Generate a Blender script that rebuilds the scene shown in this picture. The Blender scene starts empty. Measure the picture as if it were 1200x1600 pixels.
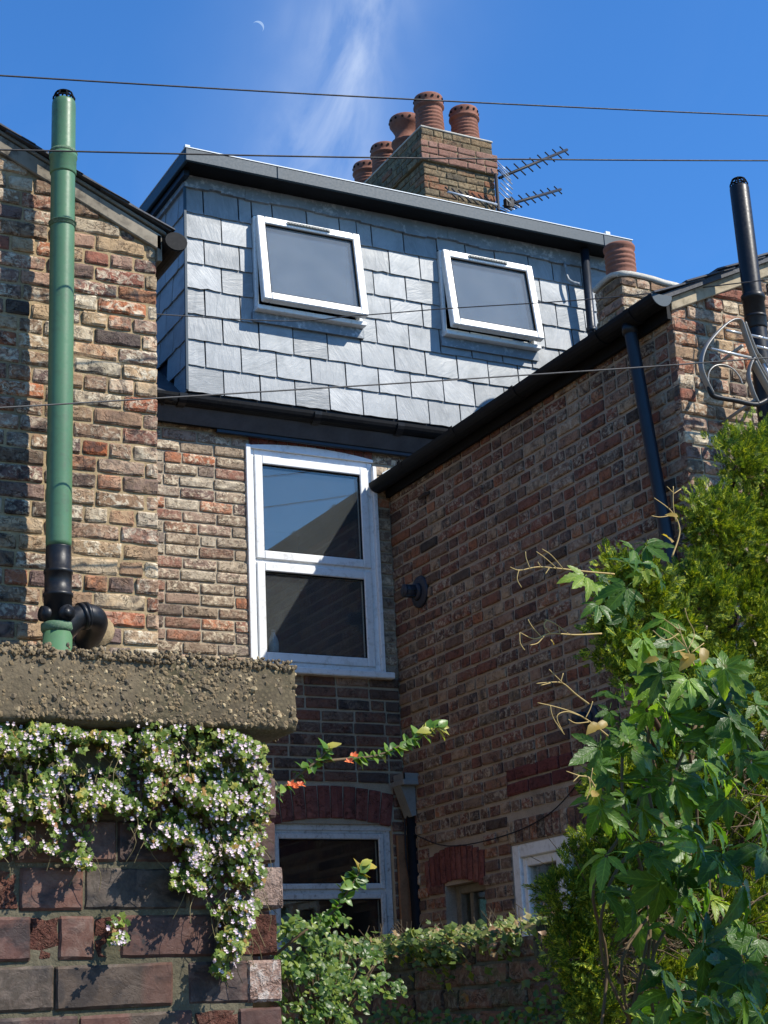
import bpy, bmesh, math, random
from mathutils import Vector, Matrix, Euler
from mathutils import noise as mnoise
rnd = random.Random(7)
D = bpy.data
SC = bpy.context.scene
COL = SC.collection

# ------------------------------------------------------------------ camera
F = 2568.6
YAW, PIT, ROL = 0.491306916, 0.301696892, -0.0495429582
_fw = Vector((math.sin(YAW)*math.cos(PIT), math.cos(YAW)*math.cos(PIT), math.sin(PIT)))
_rt = Vector((math.cos(YAW), -math.sin(YAW), 0)); _up = _rt.cross(_fw)
_r2 = _rt*math.cos(ROL)+_up*math.sin(ROL); _u2 = _up*math.cos(ROL)-_rt*math.sin(ROL)
CAMLOC = Vector((0, 0, 1.6))
cam = D.cameras.new('camera'); camo = D.objects.new('camera', cam); COL.objects.link(camo)
camo.matrix_world = Matrix(((_r2.x, _u2.x, -_fw.x, 0), (_r2.y, _u2.y, -_fw.y, 0), (_r2.z, _u2.z, -_fw.z, CAMLOC.z), (0, 0, 0, 1)))
cam.sensor_fit = 'VERTICAL'; cam.sensor_height = 36; cam.lens = F/1600*36
cam.clip_start = .05; cam.clip_end = 9000
SC.camera = camo

def ray(x, y):
    return _r2*((x-600)/F) + _u2*(-(y-800)/F) + _fw
def PY(x, y, Y):
    d = ray(x, y); return CAMLOC + d*(Y/d.y)
def PX(x, y, X):
    d = ray(x, y); return CAMLOC + d*(X/d.x)
def proj(p):
    v = Vector(p)-CAMLOC; z = v.dot(_fw)
    if z < .05: return (-9999, -9999, .05)
    return (600+F*v.dot(_r2)/z, 800-F*v.dot(_u2)/z, z)

# ------------------------------------------------------------------ light and sky
SUN = Vector((.645, -.778, 1.0)).normalized()
SUN_EL = math.asin(SUN.z); SUN_ROT = math.atan2(SUN.x, SUN.y)
sl = D.lights.new('sun', 'SUN'); sl.energy = 5.0; sl.angle = math.radians(.53); sl.color = (1, .94, .84)
so = D.objects.new('sun', sl); COL.objects.link(so); so.location = (8, -8, 14)
so.rotation_euler = SUN.to_track_quat('Z', 'Y').to_euler()

SC.view_settings.view_transform = 'Standard'; SC.view_settings.look = 'None'
SC.view_settings.exposure = 0.6; SC.view_settings.gamma = 1
SC.view_settings.use_curve_mapping = False
SC.cycles.max_bounces = 8; SC.cycles.transparent_max_bounces = 12

W = D.worlds.new('World'); SC.world = W; W.use_nodes = True
class NT:
    """tiny node-tree writer"""
    def __init__(s, nt): s.t = nt
    def n(s, typ, _in=None, **kw):
        nd = s.t.nodes.new(typ)
        for k, v in kw.items(): setattr(nd, k, v)
        for k, v in (_in or {}).items(): s.set(nd.inputs[k], v)
        return nd
    def set(s, sock, v):
        if isinstance(v, bpy.types.NodeSocket): s.t.links.new(v, sock)
        else:
            if sock.type == 'RGBA' and len(v) == 3: v = (*v, 1)
            sock.default_value = v
    def math(s, op, a, b=0.0, c=None, clamp=False):
        nd = s.n('ShaderNodeMath', operation=op, use_clamp=clamp)
        s.set(nd.inputs[0], a); s.set(nd.inputs[1], b)
        if c is not None: s.set(nd.inputs[2], c)
        return nd.outputs[0]
    def mix(s, f, a, b, blend='MIX'):
        nd = s.n('ShaderNodeMix', data_type='RGBA', blend_type=blend)
        s.set(nd.inputs[0], f); s.set(nd.inputs[6], a); s.set(nd.inputs[7], b)
        return nd.outputs[2]
    def noise(s, vec, scale, detail=3, rough=.55, dist=0.0, out=0):
        nd = s.n('ShaderNodeTexNoise', {'Scale': scale, 'Detail': detail, 'Roughness': rough, 'Distortion': dist})
        if vec is not None: s.set(nd.inputs['Vector'], vec)
        return nd.outputs[out]
    def ramp(s, f, stops, interp='LINEAR'):
        nd = s.n('ShaderNodeValToRGB'); nd.color_ramp.interpolation = interp
        e = nd.color_ramp.elements
        while len(e) < len(stops): e.new(.5)
        for el, (p, c) in zip(e, stops):
            el.position = p; el.color = (*c, 1) if len(c) == 3 else c
        s.set(nd.inputs[0], f); return nd.outputs[0]
    def rng(s, v, a, b, c=0.0, d=1.0):
        nd = s.n('ShaderNodeMapRange', {'From Min': a, 'From Max': b, 'To Min': c, 'To Max': d}); nd.clamp = True
        s.set(nd.inputs[0], v); return nd.outputs[0]
    def vmul(s, v, vec):
        nd = s.n('ShaderNodeVectorMath', operation='MULTIPLY'); s.set(nd.inputs[0], v); nd.inputs[1].default_value = vec
        return nd.outputs[0]
    def dot(s, v, vec):
        nd = s.n('ShaderNodeVectorMath', operation='DOT_PRODUCT'); s.set(nd.inputs[0], v); nd.inputs[1].default_value = vec
        return nd.outputs['Value']

W.node_tree.nodes.clear()
w = NT(W.node_tree)
sky = w.n('ShaderNodeTexSky', sky_type='NISHITA'); sky.sun_disc = False
sky.sun_elevation = SUN_EL; sky.sun_rotation = SUN_ROT
sky.altitude = 0; sky.air_density = 1.0; sky.dust_density = 0.0; sky.ozone_density = 4.0
dirv = w.n('ShaderNodeTexCoord').outputs['Generated']
# thin cirrus: stretched noise on the dome, thickest in a streak over the roof
sd = ray(520, 120).normalized(); su = (ray(560, 0)-ray(480, 300)).normalized(); sv = sd.cross(su).normalized()
a_ = w.dot(dirv, su); b_ = w.dot(dirv, sv); c_ = w.dot(dirv, sd)
cmb = w.n('ShaderNodeCombineXYZ', {'X': w.math('MULTIPLY', a_, 9.0), 'Y': w.math('MULTIPLY', b_, 20.0), 'Z': 1.7}).outputs[0]
n1 = w.noise(cmb, 1.0, 7, .55, 1.3)
n1b = w.noise(dirv, 5.0, 4, .5)
wob = w.math('MULTIPLY', w.math('SUBTRACT', w.noise(dirv, 14.0, 3, .5), .5), .05)
bb = w.math('ADD', b_, wob)
streak = w.math('POWER', 2.718, w.math('MULTIPLY', w.math('POWER', w.math('DIVIDE', bb, .027), 2.0), -1.0))
front = w.math('GREATER_THAN', c_, .2)
core = w.math('MULTIPLY', w.math('MULTIPLY', streak, front), w.rng(n1, .33, .70))
core = w.math('MULTIPLY', core, w.rng(a_, -.085, -.02))
veil = w.math('MULTIPLY', w.rng(n1, .48, .85), w.rng(n1b, .42, .75))
wide = w.math('POWER', 2.718, w.math('MULTIPLY', w.math('POWER', w.math('DIVIDE', bb, .06), 2.0), -1.0))
cl = w.math('ADD', w.math('MULTIPLY', core, .36), w.math('ADD', w.math('MULTIPLY', veil, .025), w.math('MULTIPLY', w.math('MULTIPLY', wide, front), .10)), clamp=True)
skyc = w.mix(1.0, sky.outputs[0], (.60, 1.22, 1.78), 'MULTIPLY')
skyc = w.mix(cl, skyc, (8.5, 9.2, 10.0))
bg = w.n('ShaderNodeBackground', {'Color': skyc, 'Strength': .084})
w.n('ShaderNodeOutputWorld', {'Surface': bg.outputs[0]})

# ------------------------------------------------------------------ object helpers
WM = {}
def link(o, parent=None, mw=None):
    COL.objects.link(o)
    WM[o.name] = mw or Matrix.Identity(4)
    if parent is not None:
        o.parent = parent; o.matrix_parent_inverse = WM[parent.name].inverted()
    return o
def tag(o, label=None, cat=None, group=None, kind=None):
    if label: o['label'] = label
    if cat: o['category'] = cat
    if group: o['group'] = group
    if kind: o['kind'] = kind
    return o
def thing(name, label, cat, loc=(0, 0, 0), group=None):
    o = D.objects.new(name, None); o.location = loc; o.empty_display_size = .2; o['kind'] = 'thing'
    link(o, None, Matrix.Translation(loc)); return tag(o, label, cat, group)
def obj(name, bm, m, parent=None, bevel=0.0, smooth=False, loc=None):
    if bevel > 0:
        bmesh.ops.bevel(bm, geom=list(bm.edges), offset=bevel, segments=1, affect='EDGES', clamp_overlap=True)
    me = D.meshes.new(name); bm.to_mesh(me); bm.free()
    me.materials.append(m)
    if smooth:
        for p in me.polygons: p.use_smooth = True
    o = D.objects.new(name, me); return link(o, parent)
def pyobj(name, V, Fc, m, parent=None, smooth=False):
    me = D.meshes.new(name); me.from_pydata(V, [], Fc); me.update()
    me.materials.append(m)
    if smooth: me.polygons.foreach_set('use_smooth', [True]*len(me.polygons))
    o = D.objects.new(name, me); return link(o, parent)
def box(bm, x0, x1, y0, y1, z0, z1, mtx=None):
    vs = [bm.verts.new(p) for p in ((x0, y0, z0), (x1, y0, z0), (x1, y1, z0), (x0, y1, z0), (x0, y0, z1), (x1, y0, z1), (x1, y1, z1), (x0, y1, z1))]
    if mtx is not None:
        for v in vs: v.co = mtx @ v.co
    for f in ((0, 3, 2, 1), (4, 5, 6, 7), (0, 1, 5, 4), (1, 2, 6, 5), (2, 3, 7, 6), (3, 0, 4, 7)): bm.faces.new([vs[i] for i in f])
def bx(*a, **k):
    bm = bmesh.new(); box(bm, *a, **k); return bm
def prism(bm, pts, ext):
    """closed polygon pts (Vectors) extruded by vector ext"""
    ext = Vector(ext); n = len(pts)
    a = [bm.verts.new(p) for p in pts]; b = [bm.verts.new(Vector(p)+ext) for p in pts]
    bm.faces.new(a); bm.faces.new(b[::-1])
    for i in range(n): bm.faces.new((a[i], b[i], b[(i+1) % n], a[(i+1) % n]))
    bmesh.ops.recalc_face_normals(bm, faces=bm.faces)
def tube_data(pts, r, sides=8, cap=True, flat=1.0, side=None):
    pts = [Vector(p) for p in pts]; V = []; Fc = []; n = len(pts)
    rr = r if isinstance(r, (list, tuple)) else [r]*n
    prev = None
    for i, p in enumerate(pts):
        t = (pts[min(i+1, n-1)]-pts[max(i-1, 0)]).normalized()
        if prev is None:
            ref = Vector(side) if side else (Vector((0, 0, 1)) if abs(t.z) < .9 else Vector((1, 0, 0)))
            x = (ref - t*ref.dot(t)).normalized()
        else: x = (prev - t*prev.dot(t)).normalized()
        prev = x; y = t.cross(x)
        for k in range(sides):
            a = 2*math.pi*k/sides; V.append(p + x*math.cos(a)*rr[i] + y*math.sin(a)*rr[i]*flat)
    for i in range(n-1):
        for k in range(sides):
            Fc.append((i*sides+k, i*sides+(k+1) % sides, (i+1)*sides+(k+1) % sides, (i+1)*sides+k))
    if cap: Fc.append(tuple(range(sides))[::-1]); Fc.append(tuple(range((n-1)*sides, n*sides)))
    return V, Fc
def tube(name, pts, r, m, parent=None, sides=8, **k):
    V, Fc = tube_data(pts, r, sides, **k); return pyobj(name, V, Fc, m, parent, True)
def add_to(acc, V, Fc):
    o = len(acc[0]); acc[0].extend(V); acc[1].extend(tuple(i+o for i in f) for f in Fc)
def lathe_data(c, prof, sides=20):
    V = []; Fc = []; c = Vector(c)
    for r, z in prof:
        for k in range(sides):
            a = 2*math.pi*k/sides; V.append(c+Vector((r*math.cos(a), r*math.sin(a), z)))
    for i in range(len(prof)-1):
        for k in range(sides): Fc.append((i*sides+k, i*sides+(k+1) % sides, (i+1)*sides+(k+1) % sides, (i+1)*sides+k))
    return V, Fc
def smooth_pts(pts, n=6):
    pts = [Vector(p) for p in pts]; out = []
    for i in range(len(pts)-1):
        p0 = pts[max(i-1, 0)]; p1 = pts[i]; p2 = pts[i+1]; p3 = pts[min(i+2, len(pts)-1)]
        for k in range(n):
            t = k/n; out.append(.5*((2*p1)+(p2-p0)*t+(2*p0-5*p1+4*p2-p3)*t*t+(3*p1-p0-3*p2+p3)*t**3))
    out.append(pts[-1]); return out
def inpoly(x, y, P):
    c = False; j = len(P)-1
    for i in range(len(P)):
        if (P[i][1] > y) != (P[j][1] > y) and x < (P[j][0]-P[i][0])*(y-P[i][1])/(P[j][1]-P[i][1])+P[i][0]: c = not c
        j = i
    return c
def samp(P):
    xs = [p[0] for p in P]; ys = [p[1] for p in P]
    while True:
        x = rnd.uniform(min(xs), max(xs)); y = rnd.uniform(min(ys), max(ys))
        if inpoly(x, y, P): return x, y

# ------------------------------------------------------------------ materials
def mat(name):
    m = D.materials.new(name); m.use_nodes = True; m.node_tree.nodes.clear(); return m, NT(m.node_tree)
def pbsdf(t, col, rough=.8, bump=None, bstr=.4, bdist=.004, spec=.3, metal=0.0, **kw):
    d = {'Base Color': col, 'Roughness': rough, 'Specular IOR Level': spec, 'Metallic': metal}; d.update(kw)
    b = t.n('ShaderNodeBsdfPrincipled', d)
    if bump is not None:
        bp = t.n('ShaderNodeBump', {'Strength': bstr, 'Distance': bdist, 'Height': bump}); t.set(b.inputs['Normal'], bp.outputs[0])
    return b
def out(t, sh): t.n('ShaderNodeOutputMaterial', {'Surface': sh.outputs[0] if hasattr(sh, 'outputs') else sh})
def brick_mat(name, stops, pale, soot, pal_amt=.5, soot_amt=.5, scale=1.0, island=False, bstr=.9, rough=.88, bdist=.009, crack=.8, band=0.0):
    m, t = mat(name)
    g = t.n('ShaderNodeNewGeometry')
    r = g.outputs['Random Per Island'] if island else t.n('ShaderNodeObjectInfo').outputs['Random']
    pos = g.outputs['Position']
    off = t.n('ShaderNodeCombineXYZ', {'X': t.math('MULTIPLY', r, 37.0), 'Y': t.math('MULTIPLY', r, 91.0), 'Z': t.math('MULTIPLY', r, 53.0)}).outputs[0]
    v = t.n('ShaderNodeVectorMath', operation='ADD'); t.set(v.inputs[0], pos); t.set(v.inputs[1], off); v = v.outputs[0]
    base = t.ramp(r, stops, 'CONSTANT')
    r2 = t.math('FRACT', t.math('MULTIPLY', r, 17.31)); r3 = t.math('FRACT', t.math('MULTIPLY', r, 43.7))
    n1 = t.noise(v, 16*scale, 5, .62, .5); n2 = t.noise(v, 55*scale, 5, .65, .3); n3 = t.noise(t.vmul(v, (1, 1, 1.15)), 30*scale, 6, .68, .7); n4 = t.noise(v, 12*scale, 4, .6, .8)
    col = t.mix(t.rng(n1, .3, .7), base, t.mix(.6, base, t.ramp(r2, stops, 'CONSTANT')))
    if band:
        nb = t.noise(t.vmul(v, (1, .05, .05)), 9, 1, .3); col = t.mix(t.math('MULTIPLY', t.rng(nb, .47, .52), band), col, t.ramp(t.math('FRACT', t.math('MULTIPLY', r, 7.7)), stops, 'CONSTANT'))
    col = t.mix(t.rng(n2, .25, .75, .0, .6), col, t.mix(1.0, col, (.40, .37, .36), 'MULTIPLY'))
    pf = t.math('MULTIPLY', t.rng(n3, .47, .60), t.rng(r3, .2, .8, .05, pal_amt))
    col = t.mix(pf, col, pale)
    sf = t.math('MULTIPLY', t.rng(n4, .5, .62), t.rng(r2, .15, .8, 0, soot_amt))
    col = t.mix(sf, col, soot)
    big = t.noise(pos, 1.3, 3, .6); col = t.mix(t.rng(big, .45, .7, 0, .45), col, t.mix(1.0, col, (.50, .47, .45), 'MULTIPLY'))
    n5 = t.noise(t.vmul(v, (1, 1, 1.3)), 24*scale, 3, .55, 1.2); rid = t.math('ABSOLUTE', t.math('SUBTRACT', n5, .5))
    ck = t.rng(rid, .0, .045, 1, 0); ck = t.math('MULTIPLY', ck, t.rng(n1, .42, .6))
    col = t.mix(t.math('MULTIPLY', ck, crack), col, t.mix(1.0, col, (.16, .14, .13), 'MULTIPLY'))
    h = t.math('SUBTRACT', t.math('ADD', t.math('MULTIPLY', n3, .6), t.math('MULTIPLY', n2, .6)), t.math('MULTIPLY', ck, .6*crack))
    out(t, pbsdf(t, col, rough, h, bstr, bdist, .2)); return m
def mortar_mat(name, c1, c2, dark):
    m, t = mat(name); p = t.n('ShaderNodeNewGeometry').outputs['Position']
    n1 = t.noise(p, 9, 5, .6); n2 = t.noise(p, 120, 4, .7); n3 = t.noise(p, 3.2, 4, .6)
    c = t.mix(t.rng(n1, .35, .65), c1, c2); c = t.mix(t.rng(n3, .5, .7, 0, .7), c, dark)
    c = t.mix(t.rng(n2, .4, .65, 0, .4), c, t.mix(1.0, c, (.4, .4, .4), 'MULTIPLY'))
    out(t, pbsdf(t, c, .95, n2, .8, .004, .1)); return m
def plain(name, c, rough=.5, spec=.4, var=.15, bump=0.0, scale=30, metal=0.0, dirt=None, dirt_amt=.3, coat=0.0):
    m, t = mat(name); p = t.n('ShaderNodeNewGeometry').outputs['Position']
    n1 = t.noise(p, scale*.25, 4, .6); n2 = t.noise(p, scale*2, 4, .65)
    k = tuple(x*(1-var*2) for x in c)
    col = t.mix(t.rng(n1, .35, .7), c, k)
    if dirt: col = t.mix(t.math('MULTIPLY', t.rng(n2, .5, .7), t.rng(n1, .4, .65, .15, dirt_amt)), col, dirt)
    out(t, pbsdf(t, col, t.rng(n2, .3, .7, max(.05, rough-.1), min(1, rough+.1)), n2 if bump else None, bump, .003, spec, metal, **({'Coat Weight': coat} if coat else {})))
    return m
def leaf_mat(name, stops, trans=.35, rough=.45, island=True, spec=.35, ttint=(1.0, 1.0, .35), nscale=40, veins=False):
    m, t = mat(name); g = t.n('ShaderNodeNewGeometry')
    r = g.outputs['Random Per Island'] if island else t.n('ShaderNodeObjectInfo').outputs['Random']
    n1 = t.noise(g.outputs['Position'], nscale, 3, .6)
    col = t.ramp(r, stops)
    col = t.mix(t.rng(n1, .3, .7, 0, .45), col, t.mix(1.0, col, (.55, .6, .5), 'MULTIPLY'))
    hgt = n1
    if veins:
        ar = t.n('ShaderNodeAttribute', attribute_name='rib').outputs['Fac']; at = t.n('ShaderNodeAttribute', attribute_name='along').outputs['Fac']
        mid = t.rng(ar, .03, .14, 1, 0); sv = t.math('SINE', t.math('SUBTRACT', t.math('MULTIPLY', at, 46.0), t.math('MULTIPLY', ar, 9.0)))
        ve = t.math('MAXIMUM', mid, t.math('MULTIPLY', t.rng(sv, .72, 1.0), .55))
        col = t.mix(t.math('MULTIPLY', ve, .42), col, t.mix(1.0, col, (3.2, 2.6, 3.2), 'MULTIPLY')); hgt = t.math('SUBTRACT', n1, t.math('MULTIPLY', ve, .8))
        nb = t.noise(g.outputs['Position'], 26, 4, .6); col = t.mix(t.math('MULTIPLY', t.rng(nb, .62, .70), .7), col, (.16, .11, .035))
    b = pbsdf(t, col, rough, hgt, .35, .003, spec)
    tc = t.mix(1.0, col, (1.9*ttint[0], 1.9*ttint[1], 1.9*ttint[2]), 'MULTIPLY')
    tr = t.n('ShaderNodeBsdfTranslucent', {'Color': tc})
    mx = t.n('ShaderNodeMixShader', {0: trans}); t.set(mx.inputs[1], b.outputs[0]); t.set(mx.inputs[2], tr.outputs[0])
    out(t, mx); return m
def glass_mat(name, dirt=.06, refl=.30, tint=(.85, .9, .9), dirtcol=(.55, .6, .6), fk=.5):
    m, t = mat(name); g = t.n('ShaderNodeNewGeometry'); p = g.outputs['Position']
    lw = t.n('ShaderNodeLayerWeight', {'Blend': .35}).outputs['Fresnel']
    gl = t.n('ShaderNodeBsdfGlossy', {'Color': (.92, .84, .72), 'Roughness': .012})
    bp = t.n('ShaderNodeBump', {'Strength': .02, 'Distance': .01, 'Height': t.noise(p, 2.2, 2, .5)}); t.set(gl.inputs['Normal'], bp.outputs[0])
    tr = t.n('ShaderNodeBsdfTransparent', {'Color': tint})
    mx = t.n('ShaderNodeMixShader', {0: t.math('ADD', t.math('MULTIPLY', lw, fk), refl, clamp=True)})
    t.set(mx.inputs[1], tr.outputs[0]); t.set(mx.inputs[2], gl.outputs[0])
    df = t.n('ShaderNodeBsdfDiffuse', {'Color': dirtcol})
    n1 = t.noise(p, 5, 5, .6); n2 = t.noise(t.vmul(p, (1, 1, .25)), 45, 4, .7)
    dm = t.math('ADD', t.math('MULTIPLY', t.rng(n1, .3, .75, .72, 1.0), dirt), t.math('MULTIPLY', t.rng(n2, .66, .74), .10))
    m2 = t.n('ShaderNodeMixShader', {0: dm}); t.set(m2.inputs[1], mx.outputs[0]); t.set(m2.inputs[2], df.outputs[0])
    out(t, m2); return m

M = {}
CR = (.62, .52, .36); BUF = (.50, .35, .20); BRN = (.31, .195, .115); PUR = (.19, .125, .105); DRK = (.075, .06, .05); ORG = (.50, .16, .065); RED = (.32, .115, .07); PNK = (.44, .27, .185)
lst = [(0, BRN), (.13, PUR), (.30, BUF), (.44, PNK), (.56, CR), (.68, DRK), (.76, BRN), (.86, ORG), (.93, RED)]
rst = [(0, (.25, .18, .125)), (.16, (.40, .31, .215)), (.34, (.36, .245, .18)), (.48, (.50, .43, .32)), (.60, (.18, .13, .11)), (.70, (.34, .26, .18)), (.88, (.28, .12, .08)), (.95, ORG)]
ost = [(0, (.24, .105, .07)), (.2, (.21, .135, .095)), (.34, (.15, .09, .072)), (.46, (.31, .22, .155)), (.58, (.22, .09, .062)), (.70, DRK), (.77, (.42, .31, .20)), (.88, (.18, .12, .09)), (.94, (.36, .15, .075))]
for key, st, pal, so_, pa, sa in (('left', lst, (.64, .55, .40), (.05, .042, .04), .9, .8), ('rear', rst, (.66, .56, .40), (.09, .068, .055), .85, .5), ('ext', ost, (.42, .36, .27), (.035, .033, .036), .8, .7)):
    M['b_'+key] = brick_mat('brick_'+key, st, pal, so_, pa, sa)
    M['bs_'+key] = brick_mat('brick_stuff_'+key, st, pal, so_, pa, sa, island=True)
M['b_low'] = brick_mat('lower_wall_brick', [(0, (.20, .10, .07)), (.25, (.13, .085, .065)), (.5, (.17, .115, .085)), (.7, (.075, .06, .055)), (.85, (.22, .09, .06))], (.28, .22, .16), (.035, .033, .032), .5, .7)  # darker, redder bricks for the rear wall below the upper window
cst = [(0, (.17, .135, .08)), (.25, (.24, .175, .10)), (.5, (.29, .205, .115)), (.68, (.13, .105, .07)), (.88, (.29, .115, .06))]
M['b_chim'] = brick_mat('chimney_brick', cst, (.34, .29, .18), (.05, .045, .035), .4, .6)
M['b_pink'] = brick_mat('chimney_band_brick', [(0, (.27, .14, .10)), (.5, (.32, .18, .135))], (.36, .26, .2), (.14, .09, .07), .3, .3, crack=.3)
fst = [(0, (.095, .052, .042)), (.22, (.145, .067, .048)), (.42, (.085, .068, .05)), (.54, (.12, .06, .047)), (.72, (.055, .041, .037)), (.84, (.16, .078, .055))]
M['b_fg'] = brick_mat('engineering_brick', fst, (.20, .15, .12), (.022, .02, .02), .35, .95, scale=1.3, bstr=.5, rough=.55, bdist=.004, crack=.25, band=.85)
M['b_spall'] = brick_mat('spalled_brick', [(0, (.15, .062, .042)), (.5, (.12, .045, .032))], (.24, .14, .10), (.05, .025, .02), .5, .8, scale=2.4, bstr=1.0, rough=.95, bdist=.012)
yst = [(0, (.12, .07, .045)), (.3, (.17, .08, .048)), (.5, (.08, .065, .05)), (.7, (.19, .10, .06)), (.86, (.065, .07, .04))]
M['b_yard'] = brick_mat('yard_brick', yst, (.25, .24, .17), (.06, .08, .03), .4, .6)
M['b_arch'] = brick_mat('arch_brick', [(0, (.22, .075, .06)), (.4, (.18, .06, .05)), (.75, (.26, .10, .075))], (.28, .16, .13), (.06, .03, .03), .2, .5)
M['m_left'] = mortar_mat('mortar_left', (.40, .295, .165), (.31, .23, .13), (.15, .11, .07))
M['m_rear'] = mortar_mat('mortar_rear', (.40, .34, .25), (.33, .28, .20), (.22, .18, .13))
M['m_ext'] = mortar_mat('mortar_ext', (.37, .305, .235), (.31, .255, .195), (.2, .165, .125))
M['m_fg'] = mortar_mat('mortar_fg', (.155, .135, .09), (.105, .093, .062), (.055, .055, .03))
M['b_pale'] = brick_mat('broken_pale_brick', [(0, (.34, .17, .12)), (.5, (.42, .30, .24))], (.55, .48, .42), (.10, .06, .05), .9, .5, scale=2.0, bstr=1.0, bdist=.012)
M['m_chim'] = mortar_mat('mortar_chimney', (.32, .26, .155), (.25, .205, .12), (.13, .11, .07))
M['flaunch'] = mortar_mat('flaunching', (.56, .53, .46), (.5, .47, .4), (.35, .32, .27))
M['pvc'] = plain('white_pvc', (.72, .73, .72), .35, .45, .05, dirt=(.34, .32, .28), dirt_amt=.6, scale=16)
M['oldwhite'] = plain('old_white_paint', (.52, .52, .50), .6, .3, .12, .3, dirt=(.16, .14, .12), dirt_amt=.9, scale=26)
M['verge'] = plain('stained_verge_mortar', (.30, .26, .20), .95, .1, .25, .8, dirt=(.035, .032, .028), dirt_amt=1.0, scale=9)
M['verge2'] = plain('pale_verge_mortar', (.43, .36, .25), .95, .1, .2, .8, dirt=(.11, .09, .06), dirt_amt=.9, scale=12)
M['greywood'] = plain('weathered_wood', (.20, .185, .15), .9, .2, .2, .5, dirt=(.07, .065, .05), dirt_amt=.6)
M['black'] = plain('black_plastic', (.010, .011, .013), .42, .3, .2, dirt=(.03, .03, .03), dirt_amt=.3)
M['blackmatt'] = plain('black_gutter', (.008, .009, .011), .6, .12, .2, dirt=(.035, .035, .03), dirt_amt=.4)
M['navy'] = plain('dark_blue_paint', (.010, .016, .026), .42, .3, .12)
M['slateblue'] = plain('blue_grey_metal', (.017, .040, .058), .5, .35, .06, dirt=(.07, .10, .11), dirt_amt=.25)
M['flue'] = plain('flue_plastic', (.03, .032, .042), .55, .3, .1)
M['edge'] = plain('roof_edge_metal', (.55, .6, .62), .4, .5, .05)
M['green'] = plain('green_paint', (.08, .172, .085), .4, .4, .08, .15, dirt=(.05, .07, .05), dirt_amt=.35, scale=20)
M['greenold'] = plain('green_paint_worn', (.08, .15, .08), .7, .3, .15, .6, dirt=(.33, .34, .28), dirt_amt=.9, scale=60)
M['lead'] = plain('lead_flashing', (.19, .22, .245), .5, .4, .15, .3, dirt=(.5, .53, .55), dirt_amt=.8, scale=14)
M['steel'] = plain('grey_steel', (.27, .26, .235), .4, .45, .1, metal=.2)
M['alu'] = plain('aluminium', (.6, .6, .58), .35, .5, .1, metal=.6)
M['iron'] = plain('rusty_iron', (.05, .035, .028), .8, .3, .2, .4)
M['cable'] = plain('cable_rubber', (.015, .015, .018), .6, .3, .1)
M['cablegrey'] = plain('cable_grey', (.10, .095, .09), .6, .3, .2)
M['terra'] = plain('terracotta', (.225, .095, .062), .8, .25, .15, .4, dirt=(.10, .05, .038), dirt_amt=.7, scale=22)
M['soot'] = plain('soot_black', (.01, .01, .01), .9, .1, .1)
M['conc'] = plain('pale_concrete', (.5, .49, .45), .9, .2, .1, .5, dirt=(.25, .24, .2), dirt_amt=.5)
M['hopper'] = plain('hopper_grey', (.20, .21, .20), .6, .3, .1, .2, dirt=(.14, .14, .12), dirt_amt=.6)
M['boardbrown'] = plain('brown_board', (.24, .12, .06), .8, .2, .2, .4, dirt=(.08, .05, .03), dirt_amt=.6)
M['plaster'] = plain('plaster', (.35, .34, .32), .9, .1, .05)
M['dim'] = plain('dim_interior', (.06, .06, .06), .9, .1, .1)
M['roofslate'] = plain('roof_slate', (.06, .063, .07), .65, .3, .2, .5)
M['ground'] = plain('ground_paving', (.16, .13, .095), .95, .2, .15, .5)
M['glass'] = glass_mat('window_glass', .075, .125, dirtcol=(.42, .45, .45), fk=.3)
M['glassd'] = glass_mat('dormer_glass', .36, .07, dirtcol=(.30, .335, .37), fk=.22)
M['glassb'] = glass_mat('dark_glass', .02, .07, dirtcol=(.3, .3, .3))
M['bottle'] = plain('bottle_plastic', (.75, .82, .86), .2, .5, .1)
M['bark'] = plain('bark', (.085, .055, .035), .95, .1, .2, .8)
M['twig'] = plain('twig', (.14, .10, .06), .9, .1, .2, .4)
def slate_mat():
    m, t = mat('slate'); g = t.n('ShaderNodeNewGeometry'); p = g.outputs['Position']; r = t.n('ShaderNodeObjectInfo').outputs['Random']
    off = t.n('ShaderNodeCombineXYZ', {'X': t.math('MULTIPLY', r, 31.0), 'Y': 0.0, 'Z': t.math('MULTIPLY', r, 77.0)}).outputs[0]
    v = t.n('ShaderNodeVectorMath', operation='ADD'); t.set(v.inputs[0], p); t.set(v.inputs[1], off); v = v.outputs[0]
    rv = t.n('ShaderNodeVectorRotate', {'Vector': v, 'Axis': (0, 1, 0), 'Angle': t.math('MULTIPLY', r, 2.4)}).outputs[0]
    n1 = t.noise(t.vmul(rv, (1, 1, 4.5)), 9, 6, .62, .8); n2 = t.noise(v, 70, 4, .7); n3 = t.noise(v, 6, 4, .6)
    c = t.ramp(r, [(0, (.11, .123, .13)), (.18, (.22, .242, .252)), (.5, (.27, .292, .302)), (.72, (.17, .187, .196)), (1, (.31, .33, .338))])
    c = t.mix(t.rng(n1, .35, .7, 0, .5), c, (.32, .342, .35)); c = t.mix(t.rng(n3, .5, .7, 0, .5), c, (.13, .145, .152))
    h = t.math('ADD', n1, t.math('MULTIPLY', n2, .15))
    out(t, pbsdf(t, c, t.rng(n3, .3, .7, .42, .55), h, .45, .006, .42)); return m
M['slate'] = slate_mat()

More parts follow.
